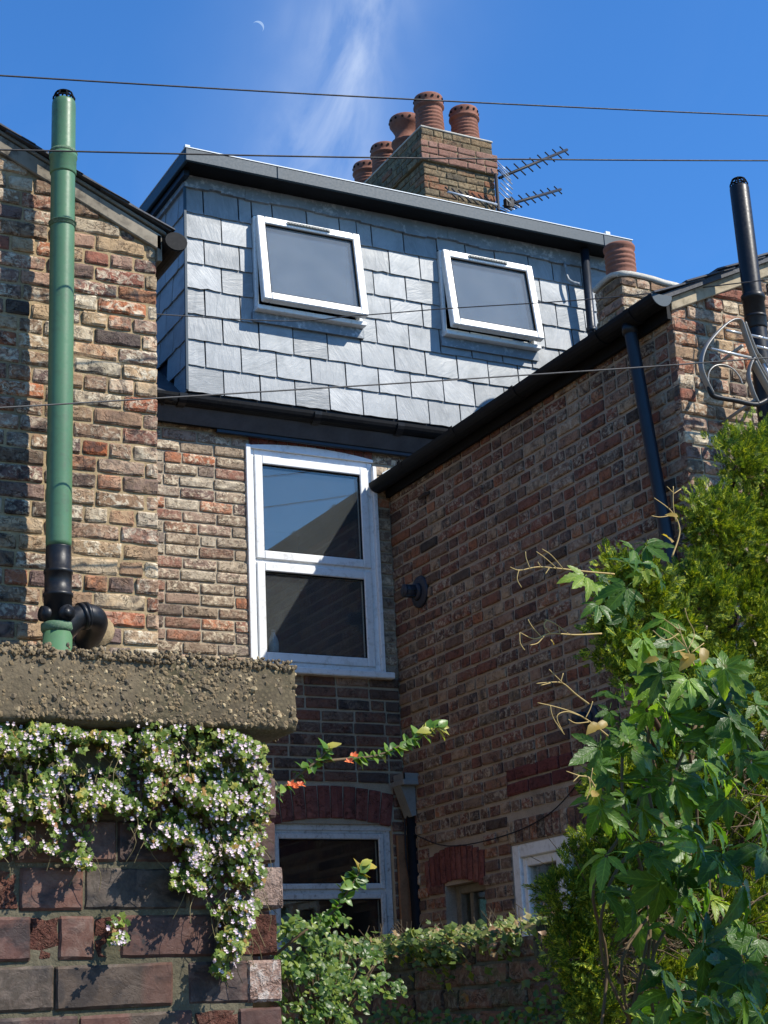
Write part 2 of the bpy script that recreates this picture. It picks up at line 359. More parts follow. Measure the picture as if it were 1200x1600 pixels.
# ------------------------------------------------------------------ brickwork
OCC = [[(960, 880), (1060, 860), (1080, 780), (1130, 660), (1200, 640), (1200, 1600), (850, 1600), (850, 1450), (890, 1180)],
       [(-50, 1000), (465, 1040), (465, 1160), (430, 1200), (440, 1600), (-50, 1600)]]
def lay(u0, u1, z0, z1, ch, holes=(), top=None, L=.215, joint=.011, hdr=4, seed=1, phase=0.0, hp=.12):
    r = random.Random(seed); S = []; k0 = 0; n = int(round((z1-z0)/ch))
    for k in range(n):
        za = z0+k*ch; zm = za+ch/2; a, b = u0, u1
        if top:
            sel = [u0+(u1-u0)*i/200 for i in range(201) if top(u0+(u1-u0)*i/200) > zm+.012]
            if not sel: continue
            a, b = sel[0], sel[-1]
        iv = [(a, b)]
        for ha, hb, hz0, hz1 in holes:
            if hz0-.01 <= zm <= hz1+.01:
                nv = []
                for p, q in iv:
                    if hb <= p or ha >= q: nv.append((p, q)); continue
                    if ha > p: nv.append((p, ha))
                    if hb < q: nv.append((hb, q))
                iv = nv
        header = hdr and (k % hdr == hdr-1)
        bl = (L-joint)/2+joint if header else L+joint
        o = u0+phase-(bl*.5 if k % 2 else bl) - r.uniform(0, .02)
        for p, q in iv:
            cuts = [p]; x = o
            while x < q:
                if x > p+.05 and x < q-.05: cuts.append(x+r.uniform(-.006, .006))
                step = bl
                if not header and r.random() < hp: step = (L-joint)/2+joint
                x += step
            cuts.append(q)
            for i in range(len(cuts)-1):
                j0 = joint/2 if i else .001; j1 = joint/2 if i < len(cuts)-2 else .001
                a0 = cuts[i]+j0; b0 = cuts[i+1]-j1
                hh = (ch-joint)*r.uniform(.93, 1.04)
                S.append(((a0+b0)/2, zm+r.uniform(-.002, .002), b0-a0, hh))
    return S
def brick_data(w, h, depth, pillow, jit, nx, nz, seed):
    r = random.Random(seed); V = []; Fc = []
    nxx = max(2, int(round(nx*min(1, w/.215+.25)))); X = nxx+1; Z = nz+1
    sd = r.random()*100
    ar = min(.0035 if nx > 6 else .007, h*.2); us = [-w/2]+[-w/2+ar+(w-2*ar)*i/(nxx-2) for i in range(nxx-1)]+[w/2] if nxx > 3 else [-w/2+w*i/nxx for i in range(X)]
    vs_ = [-h/2]+[-h/2+ar*1.3+(h-2.6*ar)*i/(nz-2) for i in range(nz-1)]+[h/2] if nz > 2 else [-h/2+h*j/nz for j in range(Z)]
    for j in range(Z):
        for i in range(X):
            u = us[i]; v = vs_[j]
            edge = i in (0, nxx) or j in (0, nz)
            dx = r.uniform(-1, 1)*jit*.6 if 0 < i < nxx else r.uniform(-.6, .5)*jit*.4*(1 if i else -1)
            dz = r.uniform(-1, 1)*jit*.5 if 0 < j < nz else r.uniform(-.6, .55)*jit*.42*(1 if j else -1)
            y = (pillow if edge else -r.uniform(.2, 1)*jit) + mnoise.noise(Vector((u*14+sd, v*22, sd)))*jit*.8
            if (i in (0, nxx)) and (j in (0, nz)):
                y += pillow*.7; dx -= (1 if i else -1)*jit*.2; dz -= (1 if j else -1)*jit*.2
            V.append(Vector((u+dx, y, v+dz)))
    for j in range(nz):
        for i in range(nxx): Fc.append((j*X+i, j*X+i+1, (j+1)*X+i+1, (j+1)*X+i))
    ring = [i for i in range(X)]+[j*X+nxx for j in range(1, Z)]+[nz*X+i for i in range(nxx-1, -1, -1)]+[j*X for j in range(nz-1, 0, -1)]
    o = len(V)
    for i in ring: p = V[i]; V.append(Vector((p.x, depth, p.z)))
    n = len(ring)
    for k in range(n): Fc.append((ring[(k+1) % n], ring[k], o+k, o+(k+1) % n))
    return V, Fc
_bm = {}
def brick_meshes(key, m, w, h, sty, nvar=6):
    k = (key, round(w, 3), round(h, 3))
    if k not in _bm:
        L = []
        for s in range(nvar):
            V, Fc = brick_data(w, h, seed=s*13+int(w*1000), **sty); me = D.meshes.new('brick'); me.from_pydata(V, [], Fc); me.materials.append(m)
            L.append(me)
        _bm[k] = L
    return _bm[k]
RUG = dict(depth=.05, pillow=.0015, jit=.0085, nx=6, nz=3)
STD = dict(depth=.045, pillow=.0015, jit=.0045, nx=5, nz=3)
BIG = dict(depth=.06, pillow=.004, jit=.0035, nx=10, nz=4)
COUNT = {}
def emit(wall, place, theta, S, key, m, ms, sty, limit=300, L=.215, H=.065, seed=3, name='brick', budget=None):
    """the largest `limit` bricks in view become objects, the rest one joined part"""
    r = random.Random(seed); rank = []
    for s in S:
        p = place(s[0], s[1]); x, y, d = proj(p); vis = -25 < x < 1225 and -25 < y < 1625
        hid = any(inpoly(x, y, P) for P in OCC)
        rank.append(((s[2]*s[3]*(F/d)**2 if vis else 0)*(.05 if hid else 1), s, p))
    rank.sort(key=lambda t: -t[0])
    acc = ([], [])
    for i, (ar, s, p) in enumerate(rank):
        u, z, w_, h_ = s; base = L if w_ > .16 else (.1025 if w_ > .075 else .06)
        rot = Euler((r.uniform(-.02, .02), r.uniform(-.012, .012), theta+r.uniform(-.025, .025)))
        dy = r.uniform(-1, .6)*sty['jit']*.5
        n_ = Vector((math.sin(theta), -math.cos(theta), 0))
        loc = p - n_*(dy)
        if ar > 0 and i < limit:
            me = r.choice(brick_meshes(key, m, base, H, sty))
            o = D.objects.new(name, me); o.location = loc; o.rotation_euler = rot; o.scale = (w_/base, 1, h_/H)
            link(o, wall, None)
        else:
            V, Fc = brick_data(w_, h_, seed=i, **dict(sty, nx=3, nz=2))
            mw = Matrix.Translation(loc) @ rot.to_matrix().to_4x4()
            add_to(acc, [mw @ v for v in V], Fc)
    if acc[0]:
        o = pyobj('brickwork', acc[0], acc[1], ms, wall); o['kind'] = 'stuff'
def cells(bm, mk, u0, u1, z0, z1, d0, d1, holes):
    us = sorted({u0, u1, *[min(max(h[i], u0), u1) for h in holes for i in (0, 1)]}); zs = sorted({z0, z1, *[min(max(h[i], z0), z1) for h in holes for i in (2, 3)]})
    for i in range(len(us)-1):
        for j in range(len(zs)-1):
            um = (us[i]+us[i+1])/2; zm = (zs[j]+zs[j+1])/2
            if any(h[0] < um < h[1] and h[2] < zm < h[3] for h in holes): continue
            mk(bm, us[i], us[i+1], zs[j], zs[j+1], d0, d1)
def arch(parent, place, theta, u0, u1, zb, h, rise, n, m, seed=5, depth=.05, fan=.10):
    """segmental arch of bricks on end"""
    r = random.Random(seed); um = (u0+u1)/2; w_ = (u1-u0)/n
    for i in range(n):
        u = u0+(i+.5)*w_; k = (u-um)/((u1-u0)/2); z = zb+rise*(1-k*k)
        V, Fc = brick_data(w_-.008, h, depth, .003, .003, 2, 3, seed+i)
        rot = Euler((0, 0, theta)).to_matrix().to_4x4() @ Matrix.Rotation(k*fan, 4, 'Y')
        n_ = Vector((math.sin(theta), -math.cos(theta), 0))
        me = D.meshes.new('arch_brick'); me.from_pydata([v for v in V], [], Fc); me.materials.append(m)
        o = D.objects.new('arch_brick', me); mw = Matrix.Translation(place(u, z+h/2)+n_*.004) @ rot
        o.matrix_world = mw; o.location = mw.to_translation(); o.rotation_euler = mw.to_euler()
        link(o, parent)
def frame_bm(x0, x1, z0, z1, wd, y0, y1):
    bm = bmesh.new()
    for a in ((x0, x0+wd, z0, z1), (x1-wd, x1, z0, z1), (x0+wd, x1-wd, z0, z0+wd), (x0+wd, x1-wd, z1-wd, z1)):
        box(bm, a[0], a[1], y0, y1, a[2], a[3])
    return bm

# ------------------------------------------------------------------ ground
def ground():
    bm = bmesh.new(); box(bm, -400, 400, -400, 400, -.3, 0); o = obj('ground', bm, M['ground']); o['kind'] = 'structure'
ground()

YR, YD, XO, YE = 9.2, 9.28, 4.966, 6.081
# ------------------------------------------------------------------ main house
def main_house():
    H = thing('terraced_house', 'brick terraced house with slate hung dormer, seen from the rear between two wings', 'house', (4.7, 9.4, 0))
    W1 = (3.952, 4.856, 3.72, 5.215); LW = (4.02, 4.874, 1.75, 2.79)
    holes = [W1, LW]; X0, X1, ZT = 2.0, 7.1, 5.36
    bm = bmesh.new()
    cells(bm, lambda b, a, c, z0, z1, d0, d1: box(b, a, c, d0, d1, z0, z1), X0, X1, 0, ZT, YR+.009, YR+.24, holes)
    wall = obj('wall', bm, M['m_rear'], H)
    S = lay(2.36, 4.966, 1.9, ZT, .0762, joint=.014, holes= [W1, (3.955, 4.86, 5.215, 5.36), LW, (4.0, 4.89, 2.79, 3.03)], seed=11, hdr=0)
    S += lay(4.966, 5.5, 4.95, ZT, .0762, [], seed=12, hdr=0)
    pl = lambda u, z: Vector((u, YR, z))
    emit(wall, pl, 0, [q for q in S if q[1] > 3.69], 'rear', M['b_rear'], M['bs_rear'], STD, limit=120)
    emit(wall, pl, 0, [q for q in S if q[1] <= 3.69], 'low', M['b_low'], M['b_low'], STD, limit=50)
    arch(wall, pl, 0, 3.955, 4.86, 5.205, .13, .035, 13, M['b_arch'])
    arch(wall, pl, 0, 4.02, 4.88, 2.775, .20, .05, 10, M['b_arch'], 9, fan=.16)
    # rooms behind
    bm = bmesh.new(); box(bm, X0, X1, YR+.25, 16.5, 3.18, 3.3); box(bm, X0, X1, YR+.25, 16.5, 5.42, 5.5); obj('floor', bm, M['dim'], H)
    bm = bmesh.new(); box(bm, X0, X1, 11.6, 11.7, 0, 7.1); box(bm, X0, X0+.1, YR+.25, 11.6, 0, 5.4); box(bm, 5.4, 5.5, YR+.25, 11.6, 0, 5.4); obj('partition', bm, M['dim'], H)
    # main roof with the terrace running on to both sides
    bm = bmesh.new()
    prism(bm, [Vector((-9.0, 9.08, 5.36)), Vector((-9.0, 13.3, 8.40)), Vector((-9.0, 17.4, 5.36)), Vector((-9.0, 17.4, 5.21)), Vector((-9.0, 13.3, 8.25)), Vector((-9.0, 9.14, 5.27))], (21.0, 0, 0))
    roof = obj('roof', bm, M['roofslate'], H)
    bm = bmesh.new(); box(bm, -8.9, 11.9, 16.9, 17.1, 0, 5.2); obj('wall', bm, M['m_rear'], H); obj('wall', bx(7.1, 11.9, YR+.02, YR+.2, 0, 5.26), M['m_rear'], H); obj('wall', bx(-8.9, X0, YR+.02, YR+.2, 0, 5.26), M['m_rear'], H)
    # upper window
    def sash_window(x0, x1, z0, z1, zm, y, m, wd, swd, glass):
        fr = obj('window', frame_bm(x0, x1, z0, z1, wd, y, y+.07), m, H, .004)
        for a, b in ((z0+wd, zm-.012), (zm+.012, z1-wd)):
            obj('sash', frame_bm(x0+wd+.001, x1-wd-.001, a, b, swd, y-.012, y+.05), m, fr, .005)
            obj('seal', frame_bm(x0+wd+swd-.001, x1-wd-swd+.001, a+swd-.001, b-swd+.001, .006, y-.001, y+.02), M['blackmatt'], fr)
            obj('pane', bx(x0+wd+swd-.004, x1-wd-swd+.004, y+.012, y+.034, a+swd-.004, b-swd+.004), glass, fr)
        obj('transom', bx(x0+wd, x1-wd, y+.003, y+.06, zm-.012, zm+.012), m, fr)
        return fr
    a = PY(408, 875, YR).z
    fr = sash_window(W1[0]+.002, W1[1]-.002, W1[2]+.03, W1[3]-.03, a, YR+.012, M['pvc'], .042, .055, M['glass'])
    obj('sill', bx(W1[0]-.015, W1[1]+.06, YR-.06, YR+.07, W1[2]-.012, W1[2]+.03), M['pvc'], fr, .006)
    bm = bmesh.new(); n = 14; pts = [Vector((W1[0], YR-.004, W1[3]-.03))]
    for i in range(n+1): k = i/n; pts.append(Vector((W1[0]+(W1[1]-W1[0])*k, YR-.004, W1[3]-.012+.034*(1-(2*k-1)**2))))
    pts.append(Vector((W1[1], YR-.004, W1[3]-.03))); prism(bm, pts, (0, .05, 0)); obj('head_trim', bm, M['pvc'], fr)
    obj('side_trim', bx(W1[0]-.02, W1[0]+.012, YR-.018, YR+.03, W1[2]+.03, W1[3]-.01), M['pvc'], fr, .003); obj('side_trim', bx(W1[1]-.012, W1[1]+.016, YR-.018, YR+.03, W1[2]+.03, W1[3]-.06), M['pvc'], fr, .003)
    obj('inner_sill', bx(W1[0], W1[1], YR+.09, YR+.36, W1[2]+.06, W1[2]+.105), M['plaster'], H, .004)
    # lower window, old timber
    fl = sash_window(LW[0]+.002, LW[1]-.002, LW[2], LW[3]-.004, PY(520, 1392, YR).z, YR+.04, M['oldwhite'], .05, .035, M['glassb'])
    bm = bmesh.new(); pts = [Vector((LW[0], YR+.03, LW[3]-.035))]
    for i in range(n+1): k = i/n; pts.append(Vector((LW[0]+(LW[1]-LW[0])*k, YR+.03, LW[3]+.0+.045*(1-(2*k-1)**2)+rnd.uniform(-.003, .003))))
    pts.append(Vector((LW[1], YR+.03, LW[3]-.035))); prism(bm, pts, (0, .05, 0)); obj('head_board', bm, M['oldwhite'], fl)
    # eaves
    bm = bmesh.new(); box(bm, 3.72, 5.5, YR-.05, YR-.025, 5.245, 5.42); obj('fascia', bm, M['navy'], H, .003)
    bm = bmesh.new(); box(bm, 2.35, 3.72, YR-.05, YR-.025, 5.27, 5.42); obj('fascia', bm, M['blackmatt'], H, .003)
    def half_gutter(name, p0, p1, r, outw, m, parent, n=10):
        """half-round channel with thickness along p0-p1; outw = horizontal outward"""
        V = []; Fc = []; p0 = Vector(p0); p1 = Vector(p1); outw = Vector(outw); up = Vector((0, 0, 1)); prof = []
        for i in range(n+1):
            a = math.pi*i/n; prof.append((math.cos(a)*r, -math.sin(a)*r))
        for i in range(n, -1, -1):
            a = math.pi*i/n; prof.append((math.cos(a)*(r-.004), -math.sin(a)*(r-.004)))
        k = len(prof)
        for p in (p0, p1):
            for a, b in prof: V.append(p+outw*a+up*b)
        for i in range(k): Fc.append((i, (i+1) % k, k+(i+1) % k, k+i))
        Fc.append(tuple(range(k))[::-1]); Fc.append(tuple(range(k, 2*k)))
        return pyobj(name, V, Fc, m, parent)
    main_house.hg = half_gutter
    g = half_gutter('gutter', (2.3, YR-.125, 5.42), (5.6, YR-.125, 5.425), .062, (0, -1, 0), M['blackmatt'], H)
    for x in (3.42, 4.35, 4.96):
        half_gutter('gutter_joint', (x, YR-.125, 5.421), (x+.05, YR-.125, 5.422), .070, (0, -1, 0), M['black'], g)
    tube('overflow_pipe', smooth_pts([(2.35, YR-.1, 5.40), (2.9, YR-.15, 5.41), (3.25, YR-.13, 5.395), (3.34, YR-.12, 5.36)]), .016, M['black'], H)
    tube('pipe_clip', [(3.33, YR-.15, 5.39), (3.41, YR-.15, 5.39)], .03, M['black'], H)
    # lead flashing where the wing meets this wall
    bm = bmesh.new(); prism(bm, [Vector((4.90, YR-.012, 5.02)), Vector((5.4, YR-.012, 5.22)), Vector((5.4, YR-.012, 5.34)), Vector((5.06, YR-.012, 5.2)), Vector((4.92, YR-.012, 5.12))], (0, .01, 0)); obj('flashing', bm, M['edge'], H)
    # ---- dormer
    DX0, DX1, DZ1 = 3.575, 7.08, 7.10
    dw = [(4.056, 4.858, 6.212, 6.890), (5.505, 6.285, 6.258, 6.903)]
    bm = bmesh.new()
    cells(bm, lambda b, a, c, z0, z1, d0, d1: box(b, a, c, d0, d1, z0, z1), DX0+.02, DX1-.02, 5.5, DZ1, YD+.02, YD+.18, dw)
    box(bm, DX0+.02, DX0+.16, YD+.18, 11.6, 5.5, DZ1); box(bm, DX1-.16, DX1-.02, YD+.18, 11.6, 5.5, DZ1)
    dm = obj('dormer', bm, M['navy'], H)
    rows = .1835; zb = 5.555
    def slates(u0, u1, place, theta, hol, seed, zt, cut=None):
        r = random.Random(seed); vars_ = {}
        k = 0
        while zb+k*rows < zt-.02:
            z0 = zb+k*rows; z1 = min(z0+rows, zt); zm = (z0+z1)/2; a, b = u0, u1
            iv = [(a, b, z0)]
            for h in hol:
                if h[2]-.035 < zm < h[3]+.01 or (z0 < h[3]+.004 and z1 > h[3]-.01):
                    nv = []
                    for p, q, zz in iv:
                        if h[1] <= p or h[0] >= q: nv.append((p, q, zz))
                        else:
                            if h[0] > p: nv.append((p, h[0], zz))
                            if h[1] < q: nv.append((h[1], q, zz))
                            if z1 > h[3]+.02 > z0: nv.append((h[0], h[1], h[3]+.012))
                    iv = nv
            for I in iv:
                p, q, zz = I
                x = u0-(.127 if k % 2 else 0)-.254; cu = [p]
                while x < q:
                    if x > p+.04 and x < q-.04: cu.append(x+r.uniform(-.004, .004))
                    x += .2545
                cu.append(q)
                for i in range(len(cu)-1):
                    wd = cu[i+1]-cu[i]-.0095; hh = z1-zz+.02
                    if cut and cut((cu[i]+cu[i+1])/2) > zz+.05: continue
                    V = []; nx = 5
                    for j, (zf, yy) in enumerate(((0, -.017), (.5, -.011), (1, -.004))):
                        for q2 in range(nx+1):
                            e = (r.uniform(-.0025, .003)+(r.uniform(.004, .012) if r.random() < .04 else 0)) if j == 0 else 0
                            V.append(Vector((-wd/2+wd*q2/nx, yy+r.uniform(-.0008, .0008), zf*hh+e)))
                    o_ = len(V); V += [Vector((v.x, v.y+.009, v.z)) for v in V]
                    X = nx+1; Fc = []
                    for j in range(2):
                        for q2 in range(nx): Fc.append((j*X+q2, j*X+q2+1, (j+1)*X+q2+1, (j+1)*X+q2))
                    ring = list(range(X))+[X+nx, 2*X+nx]+[2*X+i2 for i2 in range(nx-1, -1, -1)]+[X]
                    for i2 in range(len(ring)):
                        A, B = ring[i2], ring[(i2+1) % len(ring)]; Fc.append((B, A, o_+A, o_+B))
                    me = D.meshes.new('slate'); me.from_pydata(V, [], Fc); me.materials.append(M['slate'])
                    o = D.objects.new('slate', me); o.location = place((cu[i]+cu[i+1])/2, zz)
                    o.rotation_euler = (r.uniform(-.012, .012), r.uniform(-.006, .006), theta+r.uniform(-.012, .012)); link(o, dm)
            k += 1
    slates(DX0, DX1, lambda u, z: Vector((u, YD+.012, z)), 0, dw, 21, 7.035)
    slates(0, 1.9, lambda u, z: Vector((DX0+.012, YD+u, z)), -math.pi/2, [], 22, 7.035, cut=lambda u: 5.50+u*.74)
    # lead strip under the soffit, corner strip
    bm = bmesh.new(); n = 40
    for i in range(n):
        xa = DX0-.01+(DX1-DX0+.02)*i/n; xb = DX0-.01+(DX1-DX0+.02)*(i+1)/n; r_ = random.Random(i); z0 = 7.02+.014*math.sin(i*.9)*r_.random()-(.02 if i > 14 else 0)
        box(bm, xa, xb, YD-.016-r_.random()*.004, YD+.01, z0, 7.108)
    obj('flashing', bm, M['lead'], dm)
    obj('flashing', bx(DX0-.016, DX0+.01, YD-.01, 11.0, 7.02, 7.108), M['lead'], dm)
    obj('corner_strip', bx(DX0-.012, DX0+.004, YD-.012, YD+.006, 5.56, 7.03), M['slateblue'], dm)
    # flat roof edge
    FX0, FX1, FY = 3.50, 7.105, 9.066
    obj('flat_roof', bx(FX0+.02, FX1-.02, FY+.02, 11.8, 7.112, 7.17), M['blackmatt'], dm)
    xs = [FX0, 4.16, 6.84, FX1]
    for i in range(3):
        obj('fascia', bx(xs[i]+.001, xs[i+1]-.001, FY, FY+.022, 7.100, 7.192), M['slateblue'], dm, .004)
    obj('fascia', bx(FX0, FX0+.022, FY+.024, 11.8, 7.100, 7.192), M['slateblue'], dm, .004)
    obj('fascia', bx(FX1-.022, FX1, FY+.024, 11.8, 7.100, 7.192), M['slateblue'], dm, .004)
    obj('verge_board', bx(FX0+.03, DX0-.002, FY+.12, 11.4, 7.055, 7.099), M['navy'], dm, .003)
    bm = bmesh.new(); box(bm, FX0-.003, FX1+.003, FY-.004, FY+.03, 7.1925, 7.199); box(bm, FX0-.003, FX0+.03, FY+.03, 11.8, 7.1925, 7.199); obj('edge_trim', bm, M['edge'], dm)
    obj('roof_corner', bx(FX0-.004, FX0+.03, FY-.005, FY+.03, 7.199, 7.212), M['edge'], dm); obj('roof_corner', bx(6.86, 6.90, FY-.005, FY+.03, 7.199, 7.222), M['edge'], dm)
    # dormer windows, top hung and open at the bottom
    for i, (x0, x1, z0, z1) in enumerate(dw):
        y = YD-.035
        fr = obj('dormer_window', frame_bm(x0, x1, z0, z1, .026, y+.006, y+.07), M['pvc'], H, .004)
        obj('sill', bx(x0-.005, x1+.005, y-.045, y+.05, z0-.03, z0+.002), M['pvc'], fr, .004)
        obj('apron', bx(x0-.02, x1+.01, YD-.022, YD-.004, z0-.10, z0-.03), M['lead'], fr)
        if i: ang = math.radians(8.3)
        else: ang = math.radians(7.6)
        mtx = Matrix.Translation((0, y, z1-.01)) @ Matrix.Rotation(-ang, 4, 'X')
        hgt = z1-z0-.018; bm = bmesh.new(); wd = .055
        for a in ((x0+.012, x0+.012+wd, -hgt, 0), (x1-.012-wd, x1-.012, -hgt, 0), (x0+.012+wd, x1-.012-wd, -hgt, -hgt+wd), (x0+.012+wd, x1-.012-wd, -wd, 0)):
            box(bm, a[0], a[1], -.03, .03, a[2], a[3], mtx)
        sa = obj('sash', bm, M['pvc'], fr, .006)
        obj('pane', bx(x0+.012+wd-.006, x1-.012-wd+.006, -.006, .016, -hgt+wd-.006, -wd+.006, mtx=mtx), M['glassd'], fr)
        bm = bmesh.new()
        for a in ((x0+.011+wd, x0+.018+wd, -hgt+wd-.001, -wd+.001), (x1-.018-wd, x1-.011-wd, -hgt+wd-.001, -wd+.001), (x0+.018+wd, x1-.018-wd, -hgt+wd-.001, -hgt+wd+.006), (x0+.018+wd, x1-.018-wd, -wd-.006, -wd+.001)): box(bm, a[0], a[1], -.022, .0, a[2], a[3], mtx)
        obj('seal', bm, M['blackmatt'], fr)
        bm = bmesh.new(); xm = (x0+x1)/2
        for k in range(14): box(bm, xm-.16+k*.022, xm-.16+k*.022+.017, -.046, -.029, -wd*.62, -wd*.36, mtx)
        box(bm, xm-.17, xm+.155, -.040, -.0295, -wd*.68, -wd*.3, mtx); obj('trickle_vent', bm, M['hopper'], fr)
        tube('stay_arm', [(x1-.05, y+.01, z0+.03), (x1-.06, y-.09, z0+.055)], .006, M['steel'], fr, 6)
    # dormer downpipe
    tube('downpipe', [(6.735, YD-.10, 7.10), (6.73, YD-.10, 5.6)], .033, M['navy'], H, 12)
    tube('pipe_bracket', [(6.735, YD-.10, 6.42), (6.735, YD-.10, 6.46)], .04, M['navy'], H, 12)
    tube('waste_pipe', smooth_pts([(6.60, YD-.02, 7.0), (6.60, YD-.05, 6.85), (6.66, YD-.1, 6.8)], 4), .012, M['lead'], H, 6)
    # yard downpipe and hopper
    p = PY(640, 1224, YR-.12)
    bm = bmesh.new(); box(bm, p.x-.085, p.x+.085, YR-.20, YR-.03, p.z-.02, p.z+.015); obj('hopper', bm, M['hopper'], H, .004)
    bm = bmesh.new(); box(bm, p.x-.075, p.x+.045, YR-.19, YR-.18, p.z+.015, p.z+.055); box(bm, p.x-.075, p.x-.068, YR-.19, YR-.05, p.z+.015, p.z+.055); obj('hopper_rim', bm, M['hopper'], H)
    bm = bmesh.new(); prism(bm, [Vector((p.x-.08, YR-.15, p.z-.02)), Vector((p.x+.02, YR-.15, p.z-.02)), Vector((p.x+.02, YR-.15, p.z-.2)), Vector((p.x-.01, YR-.15, p.z-.21))], (0, .1, 0)); obj('hopper_spout', bm, M['hopper'], H)
    tube('downpipe', [(p.x+.02, YR-.09, p.z-.02), (p.x+.03, YR-.09, 0.0)], .036, M['blackmatt'], H, 12)
    obj('board', bx(4.935-.05, 4.96, YR-.035, YR-.012, 1.2, 2.72), M['boardbrown'], H, .003)
    tube('wall_cable', smooth_pts([(4.945, YR-.045, 2.95), (4.93, YR-.05, 2.6), (4.955, YR-.05, 2.3), (4.95, YR-.05, 1.3)]), .006, M['cable'], H, 6)
    # ---- chimney on the ridge
    CX0, CX1, CY0, CY1, CZ = 7.615, 8.465, 13.0, 15.0, 10.44
    ch = obj('chimney_stack', bx(CX0+.009, CX1-.009, CY0+.009, CY1, 7.6, CZ-.01), M['m_chim'], H)
    zt = CZ; plf = lambda u, z: Vector((u, CY0, z)); pls = lambda u, z: Vector((CX0, CY0+u, z))
    b0, b1 = zt-.40, zt-.165
    SS = lay(CX0, CX1, b0-.76, b0, .076, seed=31, hdr=0, phase=.06)
    emit(ch, plf, 0, SS, 'chim', M['b_chim'], M['b_chim'], STD, 55)
    emit(ch, lambda u, z: Vector((CX0, CY0+2.0-u, z)), -math.pi/2, lay(0, 2.0, b0-.76, b0, .076, seed=32, hdr=0), 'chim', M['b_chim'], M['b_chim'], STD, 25)
    e = .035
    obj('oversail', bx(CX0-e+.009, CX1+e-.009, CY0-e+.009, CY1, b0, b1-.004), M['m_chim'], ch)
    emit(ch, lambda u, z: Vector((u, CY0-e, z)), 0, lay(CX0-e, CX1+e, b0, b1, .0783, seed=33, hdr=0, phase=.1), 'pink', M['b_pink'], M['b_pink'], STD, 18)
    emit(ch, lambda u, z: Vector((CX0-e, CY0-e+2.0-u, z)), -math.pi/2, lay(0, 2.0, b0, b1, .0783, seed=34, hdr=0), 'chim', M['b_chim'], M['b_chim'], STD, 10)
    emit(ch, plf, 0, lay(CX0, CX1, b1, zt-.01, .0775, seed=35, hdr=0, phase=.03), 'chim', M['b_chim'], M['b_chim'], STD, 10)
    emit(ch, lambda u, z: Vector((CX0, CY0+2.0-u, z)), -math.pi/2, lay(0, 2.0, b1, zt-.01, .0775, seed=36, hdr=0), 'chim', M['b_chim'], M['b_chim'], STD, 10)
    obj('flaunching', bx(CX0-.01, CX1+.01, CY0-.01, CY1, CZ-.01, CZ+.012), M['flaunch'], ch, .006)
    def pot(x, y, zb_, h, s, kind):
        if kind == 0:
            prof = [(.165, 0), (.16, .03), (.15, .05)]
            for k in range(6): z = .08+k*.05; prof += [(.148-.002*k, z), (.156-.002*k, z+.012), (.156-.002*k, z+.026), (.147-.002*k, z+.034)]
            prof += [(.145, .40), (.165, .415), (.165, .43), (.15, .44), (.155, .47), (.158, .53), (.15, .555), (.125, .565), (.12, .52), (.115, .3)]
            top = .565; hz, hr = .50, .157
        else:
            prof = [(.15, 0), (.15, .2), (.165, .21), (.165, .24), (.15, .25), (.13, .27), (.12, .33), (.125, .36), (.16, .43), (.175, .45), (.178, .52), (.17, .535), (.14, .54), (.13, .45), (.10, .3)]
            top = .54; hz, hr = .485, .177
        k = h/top; V, Fc = lathe_data((x, y, zb_), [(r*s, z*k) for r, z in prof], 24)
        o = pyobj('chimney_pot', V, Fc, M['terra'], ch, True)
        for i in range(14):
            a = 2*math.pi*i/14; bm = bmesh.new()
            mt = Matrix.Translation((x+math.cos(a)*hr*s, y+math.sin(a)*hr*s, zb_+hz*k)) @ Matrix.Rotation(a, 4, 'Z') @ Matrix.Rotation(math.pi/2, 4, 'Y')
            bmesh.ops.create_cone(bm, cap_ends=True, segments=8, radius1=.014, radius2=.014, depth=.012, matrix=mt); obj('vent_hole', bm, M['soot'], o)
    zc = CZ+.01
    pot(7.85, 13.22, zc, .50, 1.0, 0); pot(8.28, 13.22, zc-.02, .47, 1.0, 0)
    pot(7.83, 13.70, zc-.02, .52, 1.0, 1); pot(7.83, 14.20, zc-.02, .45, 1.0, 0); pot(7.83, 14.64, zc-.02, .45, 1.0, 0); pot(8.30, 13.75, zc-.02, .40, 1.0, 0)
    return H
HOUSE = main_house()
half_gutter = main_house.hg

